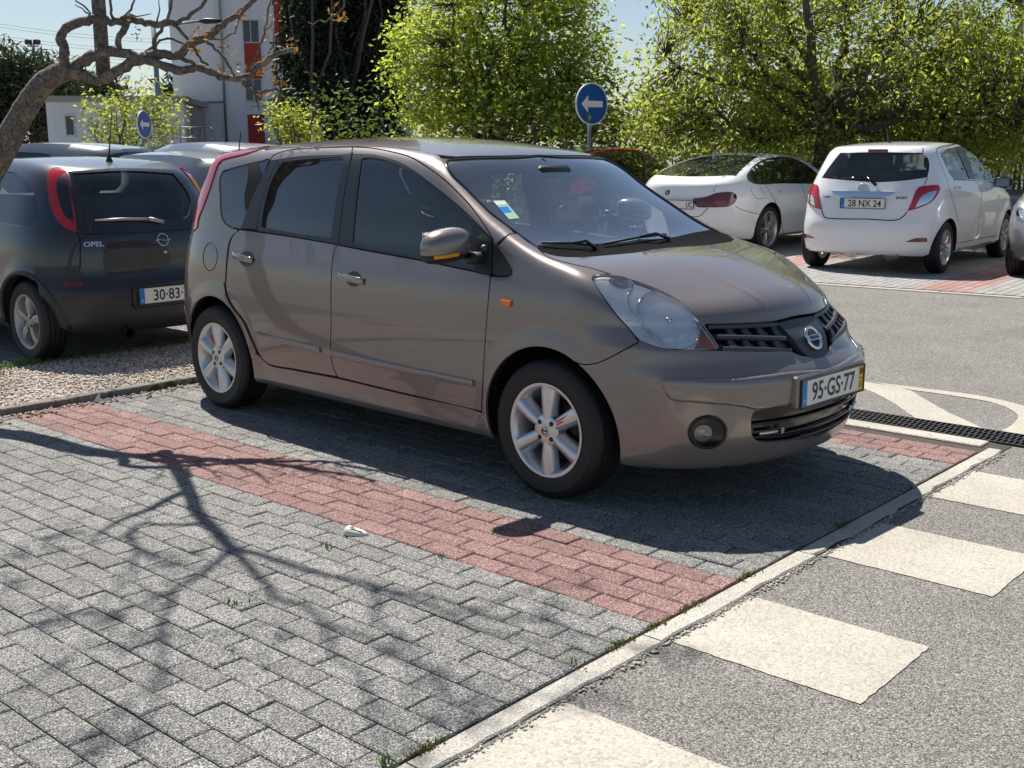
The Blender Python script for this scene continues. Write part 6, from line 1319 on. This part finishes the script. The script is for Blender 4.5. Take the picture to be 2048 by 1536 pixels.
# bare knotted tree in the gravel bed: limbs traced, upper crown grown
bt = empty('bare_tree', (-4.1, -2.28, .03), 0, 'bare knotty tree leaning in from the left with lichen and young buds', 'tree'); b0 = np.array([-4.1, -2.28, .03])
def limb(pts, r0, r1, t0, t1, mb, n=10, m=None):
    k = len(pts); sm = smooth_poly(pts, False, 9); kk = len(sm); Dv = rays(sm); tt = np.linspace(t0, t1, kk); P = CAM_O+Dv*tt[:, None]-b0
    P = P+rng.normal(0, .004, P.shape); rr = np.linspace(r0, r1, kk)*(1+rng.normal(0, .07, kk)); mb.tube(P, rr, n); return P
tm = MB(); P = np.array([b0, [-3.98, -2.05, .45], [-3.80, -1.82, .95]])
tpx = [(0, 312), (45, 225), (85, 165), (125, 143), (142, 138)]
Pt = CAM_O+rays(tpx)*np.array([7.35, 7.25, 7.18, 7.12, 7.1])[:, None]
full = np.concatenate([P, Pt])-b0; sm = np.stack([np.interp(np.linspace(0, len(full)-1, 40), np.arange(len(full)), full[:, i]) for i in range(3)], 1)
for _ in range(3): sm[1:-1] = (sm[:-2]+sm[1:-1]*2+sm[2:])/4
tm.tube(sm, np.interp(np.linspace(0, 1, 40), [0, .1, .6, 1], [.11, .085, .066, .052])*(1+rng.normal(0, .03, 40)), 14); tm.build('trunk', M['lichen'], bt)
lm = MB()
limb([(128, 138), (128, 112), (122, 70), (131, 57), (165, 43), (195, 40), (230, 45), (255, 37), (300, 46), (324, 48), (349, 46)], .030, .017, 7.1, 6.95, lm)
limb([(349, 46), (375, 33), (400, 15), (414, -2), (430, -25)], .014, .008, 6.95, 6.8, lm, 8)
limb([(347, 48), (370, 70), (385, 92), (400, 115), (415, 131)], .012, .007, 6.95, 6.85, lm, 8)
limb([(140, 138), (170, 120), (200, 106), (230, 102), (250, 108), (285, 116), (300, 122), (332, 133), (361, 141), (393, 135), (422, 144), (456, 156), (486, 156), (507, 142), (532, 120), (559, 106), (588, 98)], .034, .013, 7.1, 6.5, lm)
limb([(140, 142), (165, 151), (185, 158), (205, 158), (225, 146), (260, 128), (300, 112), (330, 110), (356, 112), (378, 90), (415, 73), (446, 51), (476, 27), (510, 0), (530, -20)], .036, .012, 7.1, 6.6, lm)
limb([(356, 113), (381, 124), (412, 136)], .012, .010, 6.85, 6.8, lm, 8)
limb([(262, 38), (245, 62), (236, 80), (237, 105)], .020, .016, 7.0, 7.0, lm)
limb([(486, 156), (489, 168), (512, 181), (534, 184), (554, 176), (557, 190), (555, 212)], .013, .006, 6.6, 6.5, lm, 8)
limb([(503, 176), (510, 190), (517, 217)], .009, .004, 6.58, 6.5, lm, 7)
limb([(310, 107), (307, 85), (322, 61), (339, 24), (344, 0), (347, -30)], .011, .008, 6.95, 6.7, lm, 8)
limb([(268, 120), (300, 100), (315, 90), (327, 78), (349, 79), (371, 93)], .009, .005, 6.95, 6.85, lm, 7)
limb([(415, 85), (437, 102), (451, 120), (461, 139), (472, 152)], .008, .007, 6.75, 6.65, lm, 7)
limb([(500, 141), (515, 107), (525, 76), (534, 32), (538, 10), (546, -15)], .007, .004, 6.6, 6.4, lm, 6)
limb([(418, 80), (450, 78), (468, 64), (478, 40), (490, 15)], .006, .003, 6.7, 6.5, lm, 6)
limb([(693, -10), (686, 15), (666, 32), (642, 44), (617, 48)], .006, .003, 6.2, 6.3, lm, 6)
limb([(170, 40), (180, 22), (165, 10), (150, 0)], .006, .004, 7.0, 6.9, lm, 6); limb([(225, 40), (222, 20), (219, -10)], .009, .006, 7.0, 6.9, lm, 6); limb([(240, 35), (262, 18), (268, -10)], .008, .005, 7.0, 6.8, lm, 6)
for (u0, v0), (u1, v1) in (((316, 44), (318, 0)), ((257, 30), (300, 26)), ((180, 32), (150, 10)), ((430, 75), (395, 70)), ((470, 150), (440, 145)), ((530, 60), (545, 40)), ((540, 100), (548, 60))): limb([(u0, v0), ((u0+u1)/2+3, (v0+v1)/2+3), (u1, v1)], .006, .002, 6.9, 6.8, lm, 5)
# the dark upright limb and the crown above the frame
vb = CAM_O+rays([(208, 160)])[0]*7.08-b0; vt = np.array([vb[0]+.02, vb[1]-.02, 4.15-b0[2]])
Pv = wander(vb, vt, 14, .012); lm.tube(Pv, np.linspace(.040, .030, 14), 12); lm.tube(wander(Pv[6], Pv[6]+np.array([-.30, -.35, .9]), 7, .05), np.linspace(.028, .012, 7), 9)
tips = []
def grow(p, d, L_, r0, lvl):
    d = d/np.linalg.norm(d); e = p+d*L_; Pp = wander(p, e, 6, .12); lm.tube(Pp, np.linspace(r0, r0*.6, 6), 6 if lvl < 2 else 5)
    if lvl >= 3 or L_ < .16: tips.append(e); return
    for _ in range(3 if lvl == 0 else 2): grow(e if rng.random() < .7 else Pp[3], d+rng.normal(0, .55, 3)+np.array([0, 0, .1]), L_*rng.uniform(.6, .8), r0*.6, lvl+1)
grow(vt, np.array([.35, .25, .5]), .65, .024, 0); grow(vt, np.array([.25, -.55, .45]), .6, .020, 0); grow(Pv[10], np.array([-.5, -.3, .6]), .6, .018, 0); grow(vt, np.array([.6, -.1, .35]), .7, .020, 1)
lm.build('limbs', M['lichen'], bt)
bud = [CAM_O+rays([(300+x/4.096, y/4.096)])[0]*6.65-b0 for x, y in ((350, 290), (360, 430), (455, 290), (640, 430), (745, 160), (945, 300), (985, 180), (935, 555), (975, 575), (890, 605), (1030, 670), (1060, 710), (915, 800), (745, 570), (600, 580), (1150, 390), (1520, 120), (1580, 160), (1190, 405))]
bud.append(CAM_O+rays([(275, 60)])[0]*6.95-b0)
tag(leaf_cloud('buds', np.array(bud+tips), LM_O, bt, .035, 10, .018, -.4, .35, 91), kind='stuff')
leaf_cloud('young_leaves', np.array(tips), LM_C, bt, .06, 8, .05, -.2, .45, 92)
# ------------------------------------------------------------------ buildings, signs, posts, wires
def stucco(name, col, stain=(.5, .5, .5), sc=.35, amt=.5):
    m, t, b = newmat(name); N, L = t.nodes, t.links; b.inputs['Roughness'].default_value = .85
    tc = N.new('ShaderNodeTexCoord'); mp = N.new('ShaderNodeMapping'); mp.inputs['Scale'].default_value = (1, 1, .35); L.new(tc.outputs['Object'], mp.inputs[0])
    n1 = N.new('ShaderNodeTexNoise'); n1.inputs['Scale'].default_value = 1.2; n1.inputs['Detail'].default_value = 8; n1.inputs['Roughness'].default_value = .7; L.new(mp.outputs[0], n1.inputs['Vector'])
    r = N.new('ShaderNodeMapRange'); r.inputs[1].default_value = .5; r.inputs[2].default_value = .8; r.inputs[4].default_value = amt; L.new(n1.outputs['Fac'], r.inputs[0])
    mx = N.new('ShaderNodeMix'); mx.data_type = 'RGBA'; mx.inputs[6].default_value = (*col, 1); mx.inputs[7].default_value = (*[c*s for c, s in zip(col, stain)], 1); L.new(r.outputs[0], mx.inputs[0]); L.new(mx.outputs[2], b.inputs['Base Color']); return m
M['wall_white'] = stucco('tower_wall', (.74, .75, .78)); M['wall_red'] = stucco('red_wall', (.42, .045, .035), amt=.3); M['rust'] = pmat('rusty_door', (.10, .055, .035), .8, noise=(3, .5)); M['galv'] = pmat('galvanised', (.30, .32, .33), .45, .7); M['concrete'] = stucco('old_concrete', (.34, .32, .29)); M['win_dark'] = pmat('far_pane', (.05, .06, .07), .08); M['frame_white'] = pmat('frame_white', (.6, .6, .6), .5)
M['sign_blue'] = pmat('sign_blue', (.006, .085, .33), .35); M['sign_white'] = pmat('sign_white', (.75, .76, .78), .4)
def wall_frame(u, dep, yaw):                       # vertical wall frame: origin on the ground under pixel u
    g_ = ground_at(u, dep, 0); x = np.array([math.cos(yaw), math.sin(yaw), 0]); return g_, x
BY = YAW-math.pi/2+.10                                # facade almost square to the view
def building(name, label, u_left, dep, yaw, w_, h, d, wallm, roofm=None):
    root = empty(name, ground_at(u_left, dep, -.05), yaw, label, 'building')   # local x to the right, y away from the camera
    q = MB(); q.box((w_/2, d/2, h/2), (w_, d, h)); q.build('wall', wallm, root, smooth=False)
    q = MB(); q.box((w_/2, d/2, h+.1), (w_+.3, d+.3, .2)); q.build('roof', roofm or M['concrete'], root, smooth=False); return root
td = 45.0; S_ = td/CAM_F                              # metres per photo pixel at the tower
tower = building('tower_block', 'white and red tower block rising behind the bare branches', 367, td, BY, 9.2, 16, 9, M['wall_white'])
def tp(u, v): return ((u-367)*S_, (306-v)*S_+1.46)      # pixel -> (x, z) on the tower front
def tbox(name, mat, u0, v0, u1, v1, dp=.08, parent=tower, proud=.03):
    x0, z1 = tp(u0, v0); x1, z0 = tp(u1, v1); q = MB(); q.box(((x0+x1)/2, -proud+dp/2, (z0+z1)/2), (x1-x0, dp, z1-z0)); return q.build(name, mat, parent, smooth=False)
for v0 in (50, 160, -70):
    f = tbox('window', M['frame_white'], 504, v0-4, 537, v0+42, .10, proud=.02)
    tbox('pane', M['win_dark'], 506, v0-2, 519, v0+38, .03, f, proud=.03); tbox('pane', M['win_dark'], 521, v0-2, 535, v0+38, .03, f, proud=.028)
for v0, v1 in ((90, 157), (-40, 8), (225, 300)): tbox('red_panel', M['wall_red'], 506, v0, 538, v1)
tbox('red_panel', M['wall_red'], 566, -160, 594, 125); tbox('red_panel', M['wall_red'], 640, 225, 662, 300); tbox('balcony_rail', M['galv'], 512, 198, 545, 201); tbox('balcony_rail', M['galv'], 512, 208, 545, 210)
f = tbox('window', M['frame_white'], 572, 158, 592, 180, .1, proud=.02); tbox('pane', M['win_dark'], 574, 160, 590, 178, .03, f, proud=.03)
q = MB(); x0, _ = tp(464, 0); q.tube([(x0, -.10, 0), (x0, -.10, 14)], .05, 8); q.tube([tuple((tp(375, 203)[0], -.08, tp(375, 203)[1])), tuple((tp(466, 201)[0], -.08, tp(466, 201)[1]))], .04, 6); q.build('drainpipe', M['galv'], tower)
q = MB(); x0, z0 = tp(392, 210); q.box((x0+.25, -.06, (z0+.0)/2+.2), (.55, .1, z0-.2)); q.build('door', M['rust'], tower, smooth=False)
low = building('low_house', 'low white flat-roofed house with small window at the left', 116, 40.0, BY+.05, 4.6, 3.35, 5, M['wall_white'])
q = MB(); q.box((.75, -.02, 2.55), (.34, .06, .75)); f = q.build('window', M['frame_white'], low, smooth=False); q = MB(); q.box((.75, -.055, 2.55), (.24, .03, .62)); q.build('pane', M['win_dark'], f, smooth=False)
q = MB(); q.box((2.3, -.25, 1.35), (5.4, .5, .12)); q.build('ledge', M['concrete'], low, smooth=False)
shed = building('metal_shed', 'white corrugated metal shed between low house and tower', 300, 41.5, BY, 1.75, 3.3, 3, M['concrete'])
for k in range(14): q = MB(); q.box((.06+k*.125, -.02, 1.65), (.07, .05, 3.2)); q.build('panel_rib', M['frame_white'], shed, smooth=False)
q = MB(); q.box((.25, -.06, 2.2), (.30, .05, .7)); q.build('dark_opening', M['under'], shed, smooth=False)
rl = empty('railing', ground_at(345, 39.0, 0), BY, 'grey metal stair railing in front of the tower base', 'railing')
for k in range(7): q = MB(); q.tube([(k*.25, 0, .5), (k*.25, 0, 2.4-.0*k)], .02, 6); q.build('post', M['galv'], rl)
for z in (1.7, 2.05, 2.4): q = MB(); q.tube([(0, 0, z), (1.5, 0, z)], .02, 6); q.tube([(1.5, 0, z), (2.4, 0, z-1.0)], .02, 6); q.build('rail', M['galv'], rl)
wl = empty('boundary_wall', ground_at(60, 30.0, 0), BY, 'long low concrete wall behind the parked cars on the left', 'wall')
q = MB(); q.box((3.2, 0, .8), (9, .2, 1.6)); q.build('wall_face', M['concrete'], wl, smooth=False); q = MB(); q.box((3.2, 0, 1.64), (9.1, .3, .08)); q.build('coping', M['concrete'], wl, smooth=False)
house = building('brick_house', 'brownish house with dark roof glimpsed through the large tree', 1490, 36, YAW-math.pi/2-.2, 3.2, 3.8, 5, stucco('brick_wall', (.24, .15, .11)), pmat('dark_roof', (.05, .045, .045), .8))
q = MB(); q.box((1.6, -.03, 2.4), (.8, .06, 1.1)); f = q.build('window', M['frame_white'], house, smooth=False); q = MB(); q.box((1.6, -.075, 2.4), (.66, .03, .96)); q.build('pane', M['win_dark'], f, smooth=False)
# round arrow signs
def arrow_sign(u, v, dep, face, label, r_=.30):
    P = D(u, v, dep); root = empty('arrow_sign', (P[0], P[1], 0.0), face, label, 'sign', 'blue arrow signs')      # local -y is the face
    q = MB(); q.tube([(0, .05, -.1), (0, .05, P[2]+.2)], .03, 10); q.build('pole', M['galv'], root)
    def disc(rad, y0, y1, mat, name, parent):
        m_ = MB(); m_.lathe([(.001, y0), (rad, y0), (rad, y1), (.001, y1)], 48, 'y', (0, 0, P[2])); return m_.build(name, mat, parent, angle=30)
    d = disc(r_, -.012, .012, M['sign_white'], 'sign_disc', root); disc(r_*.945, -.0145, -.011, M['sign_blue'], 'blue_field', d)
    a = MB(); k = r_/.30; poly = [(-.20, 0), (-.075, .125), (-.085, .045), (.20, .045), (.20, -.045), (-.085, -.045), (-.075, -.125)]
    V = [(x*k, -.0175, P[2]+z*k) for x, z in poly]; a.add(V, [(0, 6, 1), (1, 6, 5), (1, 5, 2), (2, 5, 4), (2, 4, 3)]); a.build('arrow', M['sign_white'], d, smooth=False)
    b_ = MB(); b_.box((0, .03, P[2]), (.10, .03, .06)); b_.build('bracket', M['galv'], root, smooth=False); return root
view = math.atan2(-FWD[0], FWD[1])
arrow_sign(1183, 208, 18.2, YAW-math.pi/2+.62, 'blue round sign with white left arrow in front of the leafy trees', .33)
arrow_sign(288, 249, 25.0, YAW-math.pi/2+1.36, 'blue round sign with white left arrow beside the young tree on the left', .30)
# posts and lamps
def lamp_post(name, label, u, dep, h, r0, arm=None, mat='galv'):
    g_ = ground_at(u, dep, 0); root = empty(name, g_, 0, label, 'street lamp'); q = MB(); q.tube([(0, 0, -.1), (0, 0, h)], [r0, r0*.7], 10); q.build('post', M[mat], root)
    if arm is not None:
        P = D(*arm, dep)-g_; q = MB(); s0 = np.array([0, 0, h-.05]); q.tube([s0, s0*.35+P*.65, P], [.03, .03, .025], 8); q.build('arm', M[mat], root)
        dd = RIGHT; q = MB(); e_ = P+dd*.75; q.tube([P-dd*.05, P+dd*.15, e_], [.03, .08, .04], 8); q.build('lamp_head', M['dark_metal'], root)
    return root
P = D(335, 60, 30); lamp_post('street_lamp', 'tall grey street lamp with arm in front of the tower', 336, 30, P[2], .085, (400, 42))
fl = D(100, 92, 60); rt = lamp_post('floodlight_mast', 'thin mast with twin floodlights above the far left pines', 101, 60, fl[2], .10)
for sg in (-1, 1): q = MB(); q.box(np.array([0, 0, fl[2]])+RIGHT*sg*.22, (.3, .3, .25), bev=.04); q.build('floodlight', M['dark_metal'], rt, smooth=False)
q = MB(); q.tube([np.array([0, 0, fl[2]-.2])-RIGHT*.3, np.array([0, 0, fl[2]-.2])+RIGHT*.3], .04, 6); q.build('crossbar', M['galv'], rt)
pr_ = D(2003, 125, 20); lamp_post('lamp_post', 'grey lamp post among the leaves at the right edge', 2001, 20, 7.5, .095)
sp = empty('marker_pole', ground_at(641, 21, 0), 0, 'slim dark and white marker pole above the car roof', 'pole')
for k, (z0, z1, m_) in enumerate(((0, 1.5, 'galv'), (1.5, 1.85, 'sign_white'), (1.85, 2.12, 'ink'))): q = MB(); q.tube([(-.10*z0/2, 0, z0), (-.10*z1/2, 0, z1)], .03, 8); q.build('pole_section', M[m_], sp)
# overhead wires
for k, (v0, v1) in enumerate(((14, 38), (20, 45), (37, 60), (43, 66), (59, 82), (66, 90))):
    A, Bq = D(-250, v0-10, 70), D(700, v1+28, 75); t = np.linspace(0, 1, 14)[:, None]; Pw = A*(1-t)+Bq*t; Pw[:, 2] -= 1.2*np.sin(np.pi*t[:, 0])
    o = MB(); o.tube(Pw, .014, 5); o = o.build('overhead_wire', M['dark_metal']); tag(o, 'thin overhead wire across the sky, %s of six from the top' % ('first', 'second', 'third', 'fourth', 'fifth', 'sixth')[k], 'wire', 'overhead wires')
# fence and crash barrier right of the hatchback
fn = empty('slat_fence', ground_at(1985, 21.5, .05), YAW-math.pi/2, 'dark metal slat fence behind the hatchback at the right edge', 'fence')
for k in range(22): q = MB(); q.box((k*.10, 0, .75), (.05, .03, 1.5)); q.build('slat', M['dark_metal'], fn, smooth=False)
for z in (.25, 1.3): q = MB(); q.box((1.05, .03, z), (2.3, .03, .05)); q.build('rail', M['dark_metal'], fn, smooth=False)
cb = empty('crash_barrier', ground_at(2000, 17.6, .07), YAW-math.pi/2-.05, 'grey steel crash barrier right of the hatchback', 'barrier')
G = np.array([[(x, .04*math.sin((z-.3)/.32*2*math.pi*1.0), z) for z in np.linspace(.45, .82, 12)] for x in np.linspace(0, 3, 8)]); q = MB(); q.grid(G); q.build('beam', M['galv'], cb)
for x in (.4, 2.2): q = MB(); q.box((x, .08, .38), (.08, .08, .76)); q.build('post', M['galv'], cb, smooth=False)
# litter on the paving
ms = empty('plastic_lump', tuple(gnd(706, 1068, 0.0)), .5, 'small white plastic lump lying beside the red paver strip', 'litter')
nu, nv = 10, 18; G = np.zeros((nu, nv, 3))
for i, u in enumerate(np.linspace(0, math.pi/2, nu)):
    for j, v in enumerate(np.linspace(0, 2*np.pi, nv, endpoint=False)): c = math.cos(u)**.6; G[i, j] = (.052*c*math.cos(v)*(1+.25*math.cos(v)), .030*c*math.sin(v), .024*math.sin(u)*(1-.35*math.cos(v))+.002)
q = MB(); q.grid(G, wrap=True); q.build('shell', pmat('white_plastic', (.62, .60, .55), .4), ms); q = MB(); q.tube([(-.04, -.012, .018), (.0, -.016, .026), (.045, -.012, .016)], .0016, 5); q.build('ridge', M['kerb_dirty'], ms)
wc = mesh_obj('paper_scrap', *(lambda p: ([p+np.array(v) for v in ((-.03, 0, 0), (.035, .01, 0), (.005, .02, .055), (0, -.02, .002))], [(0, 1, 2), (0, 3, 2), (3, 1, 2), (0, 3, 1)]))(gnd(193, 803, 0.002)), M['white_plate'], None, False); tag(wc, 'crumpled white paper scrap against the gravel bed kerb', 'litter')
lf = MB()
def drop():
    return G3(rng.normal(-3.30, .05), rng.uniform(-1.9, .2), .002)
scatter_stones('dry_leaf_litter', 120, drop, .010, pmat('dry_litter', (.22, .13, .06), .9), None, 'dry brown leaf litter along the bed kerb', 'litter')
